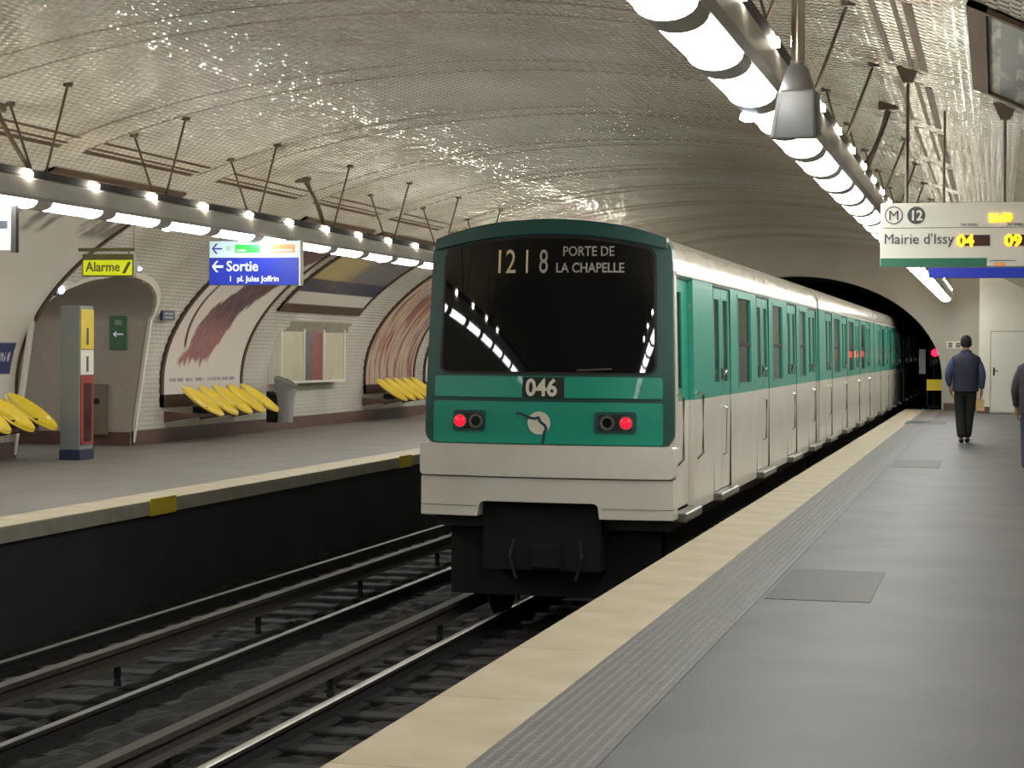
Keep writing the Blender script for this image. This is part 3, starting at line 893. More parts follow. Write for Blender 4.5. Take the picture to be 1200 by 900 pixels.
for nm, x, y, z, lb in (("emergency_lamp", -12.93, 24.9, 2.40, "small white emergency lamp on wall left of the arch"), ("emergency_lamp", -12.60, 26.75, 2.80, "small white emergency lamp just above the arch top")):
    o = empty(nm, (x, y, z), lb, "lamp", "wall emergency lamps")
    MB().box(-.05, .02, -.13, .13, -.08, .08).obj("housing", M_NAVY, o, bevel=0.01, seg=1)
    MB().lathe([(.06, 0), (.055, .03), (.035, .05)], (.02, 0, 0), 'x', 14).obj("lens", M_EMERG, o, smooth=True)
o = empty("wall_plaque", (-13.12, 28.95, 2.03), "small dark plaque on tiles right of the arch", "sign")
MB().box(0, .05, -.24, .24, 0, .16).obj("plate", M_NAVY, o, bevel=0.004, seg=1)
for j in range(2): MB().box(.05, .053, -.18, .16, .035+.06*j, .065+.06*j).obj("print_line", M_GREYPAINT, o)

# ------------------------------------------------------------------ hanging signs
def arrow_left(mb, x, z, s, y0, y1, t=0.2):
    mb.box(x + .1*s, x + s, y0, y1, z - t*s/2, z + t*s/2)
    for sg in (-1, 1):
        mb.prism([(x, z), (x + .16*s, z + sg*.0), (x + .58*s, z + sg*.46*s), (x + .38*s, z + sg*.46*s)], y0, y1)
    return mb
o = empty("exit_direction_sign", (-9.69, 24.2, 2.44), "blue hanging exit direction sign with white arrow below the far lamp beam", "sign")
MB().box(-.655, .655, 0, .10, 0, .60).obj("case", M_GREYMET, o, bevel=0.006, seg=1)
MB().box(-.645, .635, -.006, 0, .005, .365).obj("blue_field", M_BLUE, o)
MB().box(-.645, .635, -.006, 0, .37, .592).obj("pale_field", M_SIGNLB, o)
MB().box(.64, .66, -.012, .11, -.005, .60).obj("side_trim", M_SIGNW, o)
for x in (-.5, .5): MB().tube([(x, .05, .59), (x, .05, .66)], .012).obj("hanger", M_ROD, o)
arrow_left(MB(), -.61, .49, .15, -.010, -.006, .14).obj("arrow", M_BLUE, o)
arrow_left(MB(), -.61, .25, .165, -.010, -.006, .2).obj("arrow", M_SIGNTXT, o)
text("Sortie", .195, M_SIGNTXT, o, (-.40, -.010, .19), bold=.003, sx=.97)
text("1", .105, M_SIGNTXT, o, (-.365, -.010, .05), bold=.001)
text("pl. Jules Joffrin", .105, M_SIGNTXT, o, (-.245, -.010, .05), bold=.002, sx=1.0)
MB().box(-.275, .085, -.010, -.006, .435, .545).obj("green_field", M_SIGNGRN, o)
MB().box(.245, .585, -.010, -.006, .435, .545).obj("orange_field", M_SIGNORG, o)
MB().box(-.25, -.12, -.013, -.010, .455, .475).obj("print_line", M_SIGNTXT, o)
MB().box(.27, .54, -.013, -.010, .455, .475).obj("print_line", M_SIGNTXT, o)
MB().lathe([(.05, -.010), (.05, -.006)], (.175, 0, .49), 'y', 18).obj("orange_disc", M_SIGNORG, o)
MB().lathe([(.035, -.012), (.035, -.010)], (.185, 0, .49), 'y', 18).obj("white_disc", M_SIGNTXT, o)
MB().box(-.40, -.33, -.010, -.006, .46, .53).obj("pale_pictogram", mat("pale_mint", (178, 220, 206), .4), o)

o = empty("information_panel", (-9.96, 17.45, 2.555), "white information panel cut by the left picture edge under the far lamp beam", "sign")
MB().box(-.45, .36, 0, .06, 0, .46).obj("panel", M_SIGNW, o, bevel=0.005, seg=1)
MB().box(.37, .42, .0, .06, -.02, .53).obj("side_post", M_TRAY, o)
MB().box(.24, .33, -.004, 0, .22, .30).obj("print_block", M_INK, o)
MB().box(-.4, .1, -.004, 0, .10, .14).obj("print_line", M_INK, o)

o = empty("train_time_display", (-0.36, 16.3, 2.312), "white hanging train time display with amber digits at top right", "sign")
W0, W1 = -.592, .63
MB().box(W0, W1, 0, .16, 0, .53).obj("case", M_SIGNW, o, bevel=0.008, seg=1)
MB().box(W0+.003, .272, -.004, 0, .003, .072).obj("green_field", M_SIGNDG, o)
MB().box(W0+.02, W1-.02, -.003, 0, .322, .326).obj("divider_line", M_INK, o)
def ring(mb, cx, cz, r0, r1, y0, y1, n=32):
    b = len(mb.v)
    for y in (y0, y1):
        for k_ in range(n):
            t = 2*math.pi*k_/n
            mb.v.append((cx+r0*math.cos(t), y, cz+r0*math.sin(t))); mb.v.append((cx+r1*math.cos(t), y, cz+r1*math.sin(t)))
    for k_ in range(n):
        a, c = b+2*k_, b+2*((k_+1) % n)
        mb.f += [(a, a+1, c+1, c), (a+2*n, c+2*n, c+1+2*n, a+1+2*n), (a, c, c+2*n, a+2*n), (a+1, a+1+2*n, c+1+2*n, c+1)]
    return mb
ring(MB(), -.485, .43, .066, .074, -.004, 0).obj("ring_mark", M_INK, o)
text("M", .115, M_INK, o, (-.485, -.004, .39), align='CENTER')
MB().lathe([(.073, -.004), (.073, 0)], (-.301, 0, .428), 'y', 30).obj("line_disc", mat("line_disc_dark", (62, 74, 72), .4), o)
text("12", .115, M_SIGNW, o, (-.301, -.007, .388), align='CENTER', bold=.003, sx=.92)
text("Mairie d'Issy", .121, M_INK, o, (-.565, -.004, .192), sx=.93, spacing=1.02)
for (x0, lab) in ((.05, "04"), (.432, "09")):
    MB().box(x0-.01, x0+.245 if lab == "04" else W1-.012, -.006, 0, .172, .262).obj("led_window", M_LEDBOX, o)
    text(lab, .128, M_LED, o, (x0-.018, -.010, .172), bold=.005, sx=1.05)
text("21:59", .088, M_LED, o, (.285, -.010, .372), bold=.004, sx=.95)
text("1er train", .04, M_INK, o, (.055, -.004, .338), bold=0.0)
text("2e train", .04, M_INK, o, (.43, -.004, .338), bold=0.0)
MB().box(.30, .50, -.003, 0, .048, .054).obj("print_line", M_INK, o)
MB().box(.33, .42, -.003, 0, .008, .032).obj("print_line", M_SIGNORG, o)
for x in (-.385, .405):
    zt = vault_z(-0.36 + x) - 2.312
    MB().tube([(x, .08, .52), (x, .08, zt)], .014, 8).obj("hanger_pole", M_ROD, o)
    MB().prism([(x-.10, zt+.02), (x+.10, zt+.02), (x+.04, zt-.12), (x-.04, zt-.12)], .03, .13).obj("ceiling_mount", M_ROD, o)
o = empty("blue_sign", (-0.10, 18.5, 2.305), "blue hanging sign panel partly hidden behind the train time display", "sign")
MB().box(-.53, .75, 0, .08, 0, .45).obj("panel", M_BLUE, o, bevel=0.006, seg=1)
for x in (-.4, .6): MB().tube([(x, .04, .45), (x, .04, vault_z(-0.1+x) - 2.305)], .012).obj("hanger_pole", M_ROD, o)

# driver's monitor housing on a pole
o = empty("monitor_housing", (-1.046, 10.2, 2.71), "grey box-shaped monitor housing hanging on a metal pole before the lamp beam", "monitor")
mb = MB()
mb.add([(-.135, -.10, 0), (.14, -.10, 0), (.14, .22, .04), (-.135, .22, .04), (-.085, -.12, .30), (.135, -.12, .30), (.135, .20, .32), (-.085, .20, .32)],
       [(0,3,2,1),(4,5,6,7),(0,1,5,4),(1,2,6,5),(2,3,7,6),(3,0,4,7)])
mb.obj("box", M_GREYMET, o, bevel=0.022, seg=3, smooth=True)
mb = MB()
mb.add([(-.12, -.115, .015), (-.075, -.13, .285), (-.09, -.13, .285), (-.14, -.115, .015)], [(0, 1, 2, 3)])
mb.lathe([(.115, .30), (.10, .34), (.07, .44), (.045, .47), (.045, .49)], (.01, .03, 0), 'z', 20)
mb.obj("neck", M_GREYMET, o, smooth=True)
MB().tube([(.01, .03, .48), (.01, .03, (vault_z(-1.04) - 2.71 - .012)/.864)], .042, 16).obj("pole", mat("pole_metal", (168, 160, 148), .25, metal=.7), o, smooth=True)
o.scale = (.864,)*3
MB().box(-.05, .10, -.07, .0, .02, .03).obj("visor_lip", M_TRAY, o)

# ------------------------------------------------------------------ the train
RZ = -RAIL_TOP            # car roots stand on the rail top; geometry is written in platform heights
def tumble(x, y, z):
    k_ = 1 - 0.036*max(0.0, min(1.0, (z - 1.0)/1.5))
    return (x*k_, y, z + RZ)
CAR_L, CAR_GAP = 14.25, 0.45
Z_SILL, Z_BELT, Z_GTOP = 0.09, 1.13, 2.31
DOOR_W = 1.30
def door_meshes(sgn):
    X = sgn*HW
    def bx(mb, d0, d1, y0, y1, z0, z1):   # d = depth behind the skin
        a, b = sorted((X - sgn*d0, X - sgn*d1))
        return mb.box(a, b, y0, y1, z0, z1)
    hw = DOOR_W/2
    D = {}
    for nm, ya, yb in (("a", -hw+.012, -.008), ("b", .008, hw-.012)):
        D["lower_"+nm] = bx(MB(tumble), .012, .05, ya, yb, Z_SILL+.06, Z_BELT).mesh("door_leaf", M_WHITE)
        g = MB(tumble)
        w0, w1 = ya+.13, yb-.13
        bx(g, .012, .05, ya, w0, Z_BELT, Z_GTOP-.05); bx(g, .012, .05, w1, yb, Z_BELT, Z_GTOP-.05)
        bx(g, .012, .05, w0, w1, Z_BELT, 1.28); bx(g, .012, .05, w0, w1, 2.14, Z_GTOP-.05)
        D["upper_"+nm] = g.mesh("upper_panel", M_GREEN2)
        D["pane_"+nm] = bx(MB(tumble), .026, .04, w0, w1, 1.28, 2.14).mesh("window_pane", M_PANE)
        e = yb - .05 if nm == "a" else ya + .05
        h = MB(tumble)
        bx(h, -.012, .012, e-.03, e+.03, 1.30, 1.42)
        h.tube([(X + sgn*.012, e, 1.36), (X + sgn*.03, e, 1.40), (X + sgn*.03, e + (-.07 if nm == "a" else .07), 1.36)], .012, 6)
        D["handle_"+nm] = h.mesh("door_latch", M_CHROME)
    s = MB(tumble)
    bx(s, -.09, .05, -hw-.03, hw+.03, Z_SILL-.03, Z_SILL+.05)
    D["sill"] = s.mesh("door_step", M_STEELD, bevel=.012, seg=1)
    j = MB(tumble)
    for a in (-hw, hw-.012): bx(j, -.004, .05, a, a+.012, Z_SILL+.05, Z_GTOP-.03)
    bx(j, -.004, .05, -hw, hw, Z_GTOP-.05, Z_GTOP-.03)
    D["jamb"] = j.mesh("door_seal", M_RUBBER)
    return D
DOORS = {1: door_meshes(1), -1: door_meshes(-1)}

def window_meshes(sgn, y0, y1):
    X = sgn*HW
    def bx(mb, d0, d1, a, b, z0, z1):
        p, q = sorted((X - sgn*d0, X - sgn*d1)); return mb.box(p, q, a, b, z0, z1)
    L = y1 - y0
    fr = MB(tumble)
    w = .04
    bx(fr, -.006, .05, 0, L, 1.20, 1.20+w); bx(fr, -.006, .05, 0, L, 2.24-w, 2.24)
    bx(fr, -.006, .05, 0, w, 1.20, 2.24); bx(fr, -.006, .05, L-w, L, 1.20, 2.24)
    bar = bx(MB(tumble), .0, .04, w, L-w, 1.66, 1.70)
    pane = bx(MB(tumble), .02, .035, w, L-w, 1.20+w, 2.24-w)
    return fr.mesh("window_frame", M_GREEN2), bar.mesh("transom_bar", M_RUBBER), pane.mesh("window_pane", M_PANE)
WIN_CACHE = {}

ROOF_P = [(1.175, 2.30), (1.172, 2.40), (1.150, 2.50), (1.10, 2.585), (1.02, 2.64), (.85, 2.70), (.6, 2.745), (.3, 2.77), (0, 2.78)]
def make_car(idx, y0, cab, doors, wins, label):
    car = empty("metro_car", (TRAIN_X, y0, RAIL_TOP), label, "train car", "coupled cars of the green and white train")
    ya, yb = (.12 if cab else 0.0), CAR_L
    MB(tumble).box(-1.10, 1.10, ya+.08, yb-.02, -.05, 2.50).obj("body_core", M_RUBBER, car)
    full = ROOF_P + [(-x, z) for x, z in ROOF_P[-2::-1]]
    def roof_piece(pts, name, m):
        mb = MB(tumble); n = len(pts)
        inner = [(x*.97, z-.03) for x, z in pts]
        poly = pts + inner[::-1]
        for a in (ya, yb): mb.v += [(p[0], a, p[1]) for p in poly]
        N = len(poly)
        mb.f += [(i, (i+1) % N, N+(i+1) % N, N+i) for i in range(N)]
        mb.f += [tuple(range(N)), tuple(range(2*N-1, N-1, -1))]
        mb.obj(name, m, car, smooth=True)
    roof_piece(ROOF_P[:5], "cantrail", M_CANT)
    roof_piece([(-x, z) for x, z in ROOF_P[:5]], "cantrail", M_CANT)
    roof_piece(full[4:-4], "roof", M_ROOF)
    for y in (2.2, 5.6, 9.0, 12.2):
        MB(tumble).box(-.42, .42, y-.6, y+.6, 2.74, 2.82).obj("roof_vent", M_ROOF, car, bevel=.02, seg=1)
    for sgn in (1, -1):
        X = sgn*HW
        def bx(mb, d0, d1, a, b, z0, z1):
            p, q = sorted((X - sgn*d0, X - sgn*d1)); return mb.box(p, q, a, b, z0, z1)
        D = DOORS[sgn]
        for yc in doors:
            for nm in "ab":
                leaf = link("door_leaf", D["lower_"+nm], car, (0, yc, 0))
                link("upper_panel", D["upper_"+nm], leaf); link("window_pane", D["pane_"+nm], leaf); link("door_latch", D["handle_"+nm], leaf)
            if sgn > 0:
                MB(tumble).tube([(X - .01, yc+.09, 1.02), (X + .022, yc+.09, 1.0), (X + .022, yc+.09, .52), (X - .01, yc+.09, .50)], .011, 6).obj("door_handle_bar", M_CHROME, car, smooth=True)
            link("door_step", D["sill"], car, (0, yc, 0)); link("door_seal", D["jamb"], car, (0, yc, 0))
        # wall panels between the openings
        cuts = [(y - DOOR_W/2, y + DOOR_W/2) for y in doors]
        if cab: cuts = [(0.24, 1.20)] + cuts
        edges = [ya] + [v for c in cuts for v in c] + [yb]
        for a, b in zip(edges[::2], edges[1::2]):
            if b - a < .02: continue
            bx(MB(tumble), 0, .06, a, b, Z_SILL-.02, Z_BELT).obj("side_panel", M_WHITE, car)
            ws = [w for w in wins if w[0] >= a - .01 and w[1] <= b + .01]
            g = MB(tumble)
            if ws:
                w0, w1 = ws[0]
                bx(g, 0, .06, a, w0, Z_BELT, Z_GTOP); bx(g, 0, .06, w1, b, Z_BELT, Z_GTOP)
                bx(g, 0, .06, w0, w1, Z_BELT, 1.20); bx(g, 0, .06, w0, w1, 2.24, Z_GTOP)
                key = (sgn, round(w1-w0, 3))
                if key not in WIN_CACHE: WIN_CACHE[key] = window_meshes(sgn, w0, w1)
                f_, t_, p_ = WIN_CACHE[key]
                wo = link("window_frame", f_, car, (0, w0, 0)); link("window_pane", p_, wo); link("transom_bar", t_, wo)
            else:
                bx(g, 0, .06, a, b, Z_BELT, Z_GTOP)
            corner = cab and a < .2
            g.obj("corner_post" if corner else "window_band", M_WHITE if corner else M_GREEN2, car)
        for yc in doors:
            bx(MB(tumble), 0, .06, yc-DOOR_W/2, yc+DOOR_W/2, Z_GTOP-.03, Z_GTOP).obj("door_header", M_GREEN2, car)
        if cab:
            dl = bx(MB(tumble), .05, .09, .25, 1.19, Z_SILL+.05, Z_BELT).obj("cab_door", M_WHITE, car)
            g = MB(tumble)
            bx(g, .05, .09, .25, .40, Z_BELT, Z_GTOP); bx(g, .05, .09, .78, 1.19, Z_BELT, Z_GTOP); bx(g, .05, .09, .40, .78, Z_BELT, 1.25); bx(g, .05, .09, .40, .78, 2.15, Z_GTOP)
            g.obj("upper_panel", M_GREEN, dl)
            bx(MB(tumble), .065, .08, .40, .78, 1.25, 2.15).obj("window_pane", M_PANE, dl)
            bx(MB(tumble), -.08, .05, .24, 1.2, Z_SILL-.06, Z_SILL+.03).obj("door_step", M_STEELD, car, bevel=.012, seg=1)
            for yy in ((.16, 1.36) if sgn > 0 else ()):
                mb = MB(tumble).tube([(X, yy, 1.20), (X+sgn*.06, yy, 1.18), (X+sgn*.06, yy, .62), (X, yy+.04, .56)], .013, 8)
                mb.obj("grab_handle", M_CHROME, car, smooth=True)
            bx(MB(tumble), -.004, .0, .95, .99, 2.0, 2.05).obj("marker_plate", M_STEELD, car)
    # rain strip and underframe
    for sgn in (1, -1):
        MB(tumble).box(min(sgn*1.168, sgn*1.19), max(sgn*1.168, sgn*1.19), ya+.05, yb, 2.295, 2.325).obj("rain_strip", M_WHITE, car)
    MB(tumble).box(-1.0, 1.0, ya+.3, yb-.1, -.30, .04).obj("underframe", M_UNDER, car)
    WHEEL = MB().lathe([(.10, -.07), (.36, -.07), (.39, -.05), (.36, -.045), (.35, .07), (.10, .07)], (0, 0, 0), 'x', 22).mesh("wheel", M_UNDER, smooth=True)
    for yc in (2.2, CAR_L - 2.2):
        bo = MB().box(-.95, .95, -1.25, 1.25, .42, .62).box(-1.02, -.86, -1.5, 1.5, .34, .60).box(.86, 1.02, -1.5, 1.5, .34, .60).obj("bogie", M_UNDER, car, (0, yc, 0))
        for dy in (-1.0, 1.0):
            for sx in (-1, 1): link("wheel", WHEEL, bo, (sx*.7175, dy, .36))
            MB().tube([(-.7, dy, .36), (.7, dy, .36)], .07, 10).obj("axle", M_UNDER, bo)
    if not cab or True:
        MB(tumble).box(-.5, .5, yb - .02, yb + CAR_GAP + .02, .1, 2.2).obj("gangway", M_RUBBER, car)
    return car

car1 = make_car(0, TRAIN_Y, True, [3.2, 6.85, 10.35, 13.45], [(4.45, 5.65), (7.9, 9.1), (11.4, 12.4)], "rear car of the green and white train with the dark windscreen and red tail lights")
lbls = ["second green and white car, coupled behind the rear car", "third green and white car, nearing the tunnel mouth", "fourth green and white car, mostly inside the tunnel"]
for i in range(3):
    make_car(i+1, TRAIN_Y + (i+1)*(CAR_L + CAR_GAP), False, [1.85, 5.4, 8.95, 12.4], [(2.9, 4.3), (6.45, 7.9), (10.0, 11.4)], lbls[i])

# ---- cab front of the rear car
def FY(x, z, bulge=.115):
    return -.10 + bulge*(x/HW)**2 + max(0.0, z - 1.1)*.06
def slab(x0, x1, lo, hi, proud, depth, bulge=.115, n=40, tilt=None):
    """curved panel on the cab front; lo/hi: functions of x"""
    t = np.linspace(0, math.pi, n+1)
    xs = (x0+x1)/2 - (x1-x0)/2*np.cos(t)
    mb = MB(tumble)
    Zn = 6
    for (off) in (-proud, depth):
        for x in xs:
            a, b = lo(x), hi(x)
            for j in range(Zn+1):
                z = a + (b-a)*j/Zn
                mb.v.append((float(x), FY(x, z, bulge) + off, float(z)))
    m = (n+1)*(Zn+1)
    for i in range(n):
        for j in range(Zn):
            q = (i*(Zn+1)+j, (i+1)*(Zn+1)+j, (i+1)*(Zn+1)+j+1, i*(Zn+1)+j+1)
            mb.f.append(q); mb.f.append(tuple(k_+m for k_ in q[::-1]))
        for j in (0, Zn):
            q = (i*(Zn+1)+j, (i+1)*(Zn+1)+j, (i+1)*(Zn+1)+j+m, i*(Zn+1)+j+m); mb.f.append(q)
    for i in (0, n):
        for j in range(Zn):
            p = i*(Zn+1)+j; mb.f.append((p, p+1, p+1+m, p+m))
    return mb
def rr(x0, x1, z0, z1, r, arch=0.0):
    def d(x):
        q = max(0.0, r - (x - x0), r - (x1 - x)); q = min(q, r)
        return r - math.sqrt(max(0, r*r - q*q))
    def top(x): return z1 - arch*((2*x - x0 - x1)/(x1 - x0))**2 - d(x)
    def bot(x): return z0 + d(x)
    return x0, x1, bot, top
def fslab(name, m, R, proud, depth=.05, parent=car1, smooth=True, **kw):
    lab = kw.pop("label", None)
    return slab(*R, proud, depth, **kw).obj(name, m, parent, smooth=smooth, label=lab)

fslab("front_frame", M_DGREEN, rr(-1.165, 1.165, .73, 2.795, .12, .20), .0, .22)
# white corner posts beside the frame belong to the body side
visor = fslab("roof_visor", M_DGREEN, (-1.12, 1.12, lambda x: 2.655 - .13*(x/1.1)**2, lambda x: 2.785 - .17*abs(x/1.12)**2.4), .055, .10)
fslab("windscreen_gasket", M_RUBBER, rr(-1.035, 1.025, 1.375, 2.645, .09, .12), .006)
ws = fslab("windscreen", M_GLASS, rr(-1.01, 1.0, 1.40, 2.62, .07, .12), .014, .03)
fslab("green_panel", M_GREEN, rr(-1.07, 1.075, 1.165, 1.355, .02), .028)
gp = fslab("green_panel", M_GREEN, rr(-1.07, 1.075, .745, 1.125, .02), .028)
fslab("bumper", M_WHITE, rr(-1.185, 1.18, .445, .735, .035), .085, .26, bulge=.10)
# lower apron with the coupler cut-out
CUT0, CUT1, CUTZ = -.61, .515, .215
def apron(mb, a, b, z0, z1, proud=.055, n=14):
    lo = z0 if callable(z0) else (lambda x: z0)
    s_ = slab(a, b, lo, lambda x: z1, proud, .2, bulge=.10, n=n)
    n0 = len(mb.v); mb.v += s_.v; mb.f += [tuple(i+n0 for i in q) for q in s_.f]
def apron_low(x):
    if not CUT0 < x < CUT1: return .075
    r_ = .06; q = min(r_, max(0.0, r_ - (x - CUT0), r_ - (CUT1 - x)))
    return CUTZ - r_ + math.sqrt(r_*r_ - q*q)
ap = MB(tumble); apron(ap, -1.18, 1.18, apron_low, .43, n=220)
ap.obj("apron", M_WHITE, car1)
for a_, b_ in ((-1.18, CUT0-.02), (CUT1+.02, 1.18)):
    apm = MB(tumble); apron(apm, a_, b_, .165, .170, .058); apm.obj("apron_seam", M_STEELD, car1)
# brown seam between bumper and apron
fslab("bumper_seam", mat("seam_brown", (92, 74, 62), .7), (-1.17, 1.17, lambda x: .425, lambda x: .45), .05, .2, bulge=.10)
# coupler pocket and running gear
MB(tumble).box(CUT0+.01, CUT1-.01, .02, .5, -.42, .22).obj("coupler_pocket", M_UNDER, car1)
MB(tumble).box(-.10, .10, -.02, .1, -.36, -.22).box(-.14, .14, -.04, .0, -.40, -.18).obj("coupler", M_UNDER, car1, bevel=.015, seg=1)
for s_ in (-1, 1): MB(tumble).tube([(s_*.3, .05, -.1), (s_*.34, -.02, -.3), (s_*.28, -.01, -.5)], .018, 8).obj("brake_hose", M_RUBBER, car1, smooth=True)
MB(tumble).box(-1.0, 1.0, .35, .6, -.70, -.05).obj("obstacle_guard", M_UNDER, car1)

def front_text(s, size, x, z, m, name="lettering", proud=.018, **kw):
    """x,z: left baseline on the front; the letters follow the curved surface"""
    o = text(s, size, m, car1, (0, 0, 0), name=name, rot=(0, 0, 0), **kw)
    for v in o.data.vertices:
        X, Zz = x + v.co.x, z + v.co.y
        v.co = tumble(X, FY(X, Zz) - proud - v.co.z, Zz)
    return o
# destination blind
M_BLIND = mat("blind_print", (196, 176, 140), .5, var=.05, emit=.04)
M_BLIND2 = mat("blind_print_grey", (150, 146, 138), .5, var=.05, emit=.02)
front_text("12", .31, -.525, 2.30, M_BLIND, sx=.72, name="line_number")
front_text("1", .31, -.245, 2.30, M_BLIND, sx=.6, name="run_number")
front_text("8", .31, -.085, 2.30, M_BLIND2, sx=.62, name="run_number")
front_text("PORTE DE", .125, .145, 2.455, M_BLIND2, sx=.86, name="destination", bold=.001)
front_text("LA CHAPELLE", .125, .08, 2.305, M_BLIND2, sx=.86, name="destination", bold=.002)
# car number plate
fslab("number_plate", M_RUBBER, rr(-.205, .185, 1.168, 1.352, .006), .036)
front_text("046", .215, -.175, 1.185, M_PALE, sx=.92, bold=.006, name="car_number", proud=.042)
# round emblem with a dark river-like line
lg = MB(tumble)
N = 30
for yy in (-.036, -.030):
    for k_ in range(N):
        x, z = -.045 + .105*math.cos(2*math.pi*k_/N), .935 + .105*math.sin(2*math.pi*k_/N)
        lg.v.append((x, FY(x, z) + yy, z))
lg.f += [tuple(range(N)), tuple(range(2*N-1, N-1, -1))] + [(i, (i+1) % N, N+(i+1) % N, N+i) for i in range(N)]
em = lg.obj("emblem_disc", M_PALE, car1)
ln = MB(tumble)
path = [(-.255, 1.02), (-.20, 1.015), (-.145, .985), (-.085, .975), (-.05, .985), (-.03, .945), (.01, .915), (.025, .885), (.005, .85), (.0, .80), (-.01, .755)]
for (a, b) in zip(path[:-1], path[1:]):
    dx, dz = b[0]-a[0], b[1]-a[1]; l = math.hypot(dx, dz); nx_, nz_ = -dz/l*.012, dx/l*.012
    ex, ez = dx/l*.006, dz/l*.006
    P = [(a[0]+nx_-ex, a[1]+nz_-ez), (a[0]-nx_-ex, a[1]-nz_-ez), (b[0]-nx_+ex, b[1]-nz_+ez), (b[0]+nx_+ex, b[1]+nz_+ez)]
    ln.add([(x, FY(x, z) - .040, z) for x, z in P] + [(x, FY(x, z) - .034, z) for x, z in P], [(0,1,2,3), (7,6,5,4), (0,4,5,1), (1,5,6,2), (2,6,7,3), (3,7,4,0)])
ln.obj("emblem_line", mat("emblem_blue", (24, 62, 84), .4), car1)
# tail lamp clusters
for (x0, x1, red, dark) in ((-.87, -.56, -.795, -.64), (.465, .84, .755, .585)):
    fr = fslab("lamp_surround", M_DGREEN, rr(x0, x1, .85, 1.045, .03), .042)
    fslab("lamp_plate", M_RUBBER, rr(x0+.035, x1-.035, .875, 1.02, .02), .050)
    yr, yd = FY(red, .945), FY(dark, .945)
    def tz(x, z): return tumble(x, 0, z)[2]
    MB().lathe([(.066, yr-.072), (.066, yr-.04)], (red, 0, tz(red, .945)), 'y', 22).obj("lamp_ring", M_STEELD, car1)
    MB().lathe([(.0, yr-.090), (.03, yr-.086), (.05, yr-.076), (.052, yr-.06)], (red, 0, tz(red, .945)), 'y', 22).obj("red_lens", M_RED, car1, smooth=True)
    ring_ = MB(); ring(ring_, dark, tz(dark, .945), .045, .066, yd-.074, yd-.04, 24); ring_.obj("lamp_ring", M_STEELD, car1)
    MB().lathe([(.046, yd-.06), (.046, yd-.04)], (dark, 0, tz(dark, .945)), 'y', 22).obj("dark_lens", M_GLASS, car1)
# windscreen wiper at rest
wp = MB(tumble).tube([(.30, FY(.3, 1.42)-.03, 1.415), (.62, FY(.62, 1.44)-.035, 1.43)], .009, 6)
wp.obj("wiper", M_STEELD, car1)

# ------------------------------------------------------------------ tunnel signal and sign at the platform end
o = empty("tunnel_signal", (-1.72, 55.9, 0.0), "tunnel signal post glowing red at the platform end", "signal")
MB().tube([(0, 0, 0), (0, 0, 2.1)], .04, 10).obj("post", M_UNDER, o)
MB().box(-.13, .15, -.08, .10, 1.2, 1.85).obj("head", M_UNDER, o, bevel=.02, seg=1)
MB().lathe([(.0, -.14), (.07, -.13), (.10, -.09), (.10, -.07)], (.02, 0, 1.60), 'y', 18).obj("red_lens", mat("signal_red", (255, 12, 40), .3, emit=5, var=0), o, smooth=True)
MB().lathe([(.09, -.10), (.09, -.07)], (.02, 0, 1.36), 'y', 18).obj("dark_lens", M_GLASS, o)
MB().box(-.42, -.24, -.04, .0, 1.0, 1.7).obj("side_plate", M_GREYPAINT, o)
o = empty("platform_end_gate", (-1.70, 55.25, 0.0), "yellow plate on a low dark gate at the platform end", "gate")
MB().box(-.20, .22, -.03, 0, .54, .85).obj("yellow_plate", M_YSIGN, o, bevel=.004, seg=1)
for x in (-.18, .2): MB().box(x-.02, x+.02, .0, .04, 0, .9).obj("gate_post", M_UNDER, o)
MB().box(-.2, .22, 0, .03, .06, .10).obj("gate_bar", M_UNDER, o)
for (x, z, nm) in ((-1.70, 2.23, "upper"), (-1.55, 2.05, "lower")):
    o = empty("tunnel_lamp", (x, 56.0, z), "tiny pinkish tunnel lamp at the mouth, the %s of two" % nm, "lamp", "tunnel lamps")
    MB().lathe([(.05, .0), (.05, .06)], (0, 0, 0), 'y', 10).obj("housing", M_UNDER, o)
    MB().lathe([(.0, -.04), (.03, -.03), (.045, 0)], (0, 0, 0), 'y', 12).obj("lens", mat("tunnel_lamp_glow", (255, 190, 170), .3, emit=7, var=0), o)
    MB().tube([(0, .03, 0), (.05, .03, .02), (CX + OP_HW*0.985 - x, .03, .1)], .012, 6).obj("bracket", M_UNDER, o)

# ------------------------------------------------------------------ people
def skin_mesh(name, nodes, edges, m, subsurf=2, root=0):
    """nodes: (x, y, z, rx[, ry])"""
    me = bpy.data.meshes.new(name)
    me.from_pydata([p[:3] for p in nodes], edges, [])
    o = bpy.data.objects.new(name, me); COL.objects.link(o)
    md = o.modifiers.new("skin", 'SKIN'); md.use_smooth_shade = True
    sv = me.skin_vertices[0].data if me.skin_vertices else None
    if sv is None:
        bm = bmesh.new(); bm.from_mesh(me); bm.verts.layers.skin.verify(); bm.to_mesh(me); bm.free()
        sv = me.skin_vertices[0].data
    for i, p in enumerate(nodes):
        sv[i].radius = (p[3], p[4] if len(p) > 4 else p[3])
        sv[i].use_root = (i == root)
    s2 = o.modifiers.new("sub", 'SUBSURF'); s2.levels = subsurf; s2.render_levels = subsurf
    bpy.context.view_layer.update()
    out = bpy.data.meshes.new_from_object(o.evaluated_get(bpy.context.evaluated_depsgraph_get()))
    bpy.data.objects.remove(o); bpy.data.meshes.remove(me)
    out.materials.clear(); out.materials.append(m)
    for p in out.polygons: p.use_smooth = True
    return out

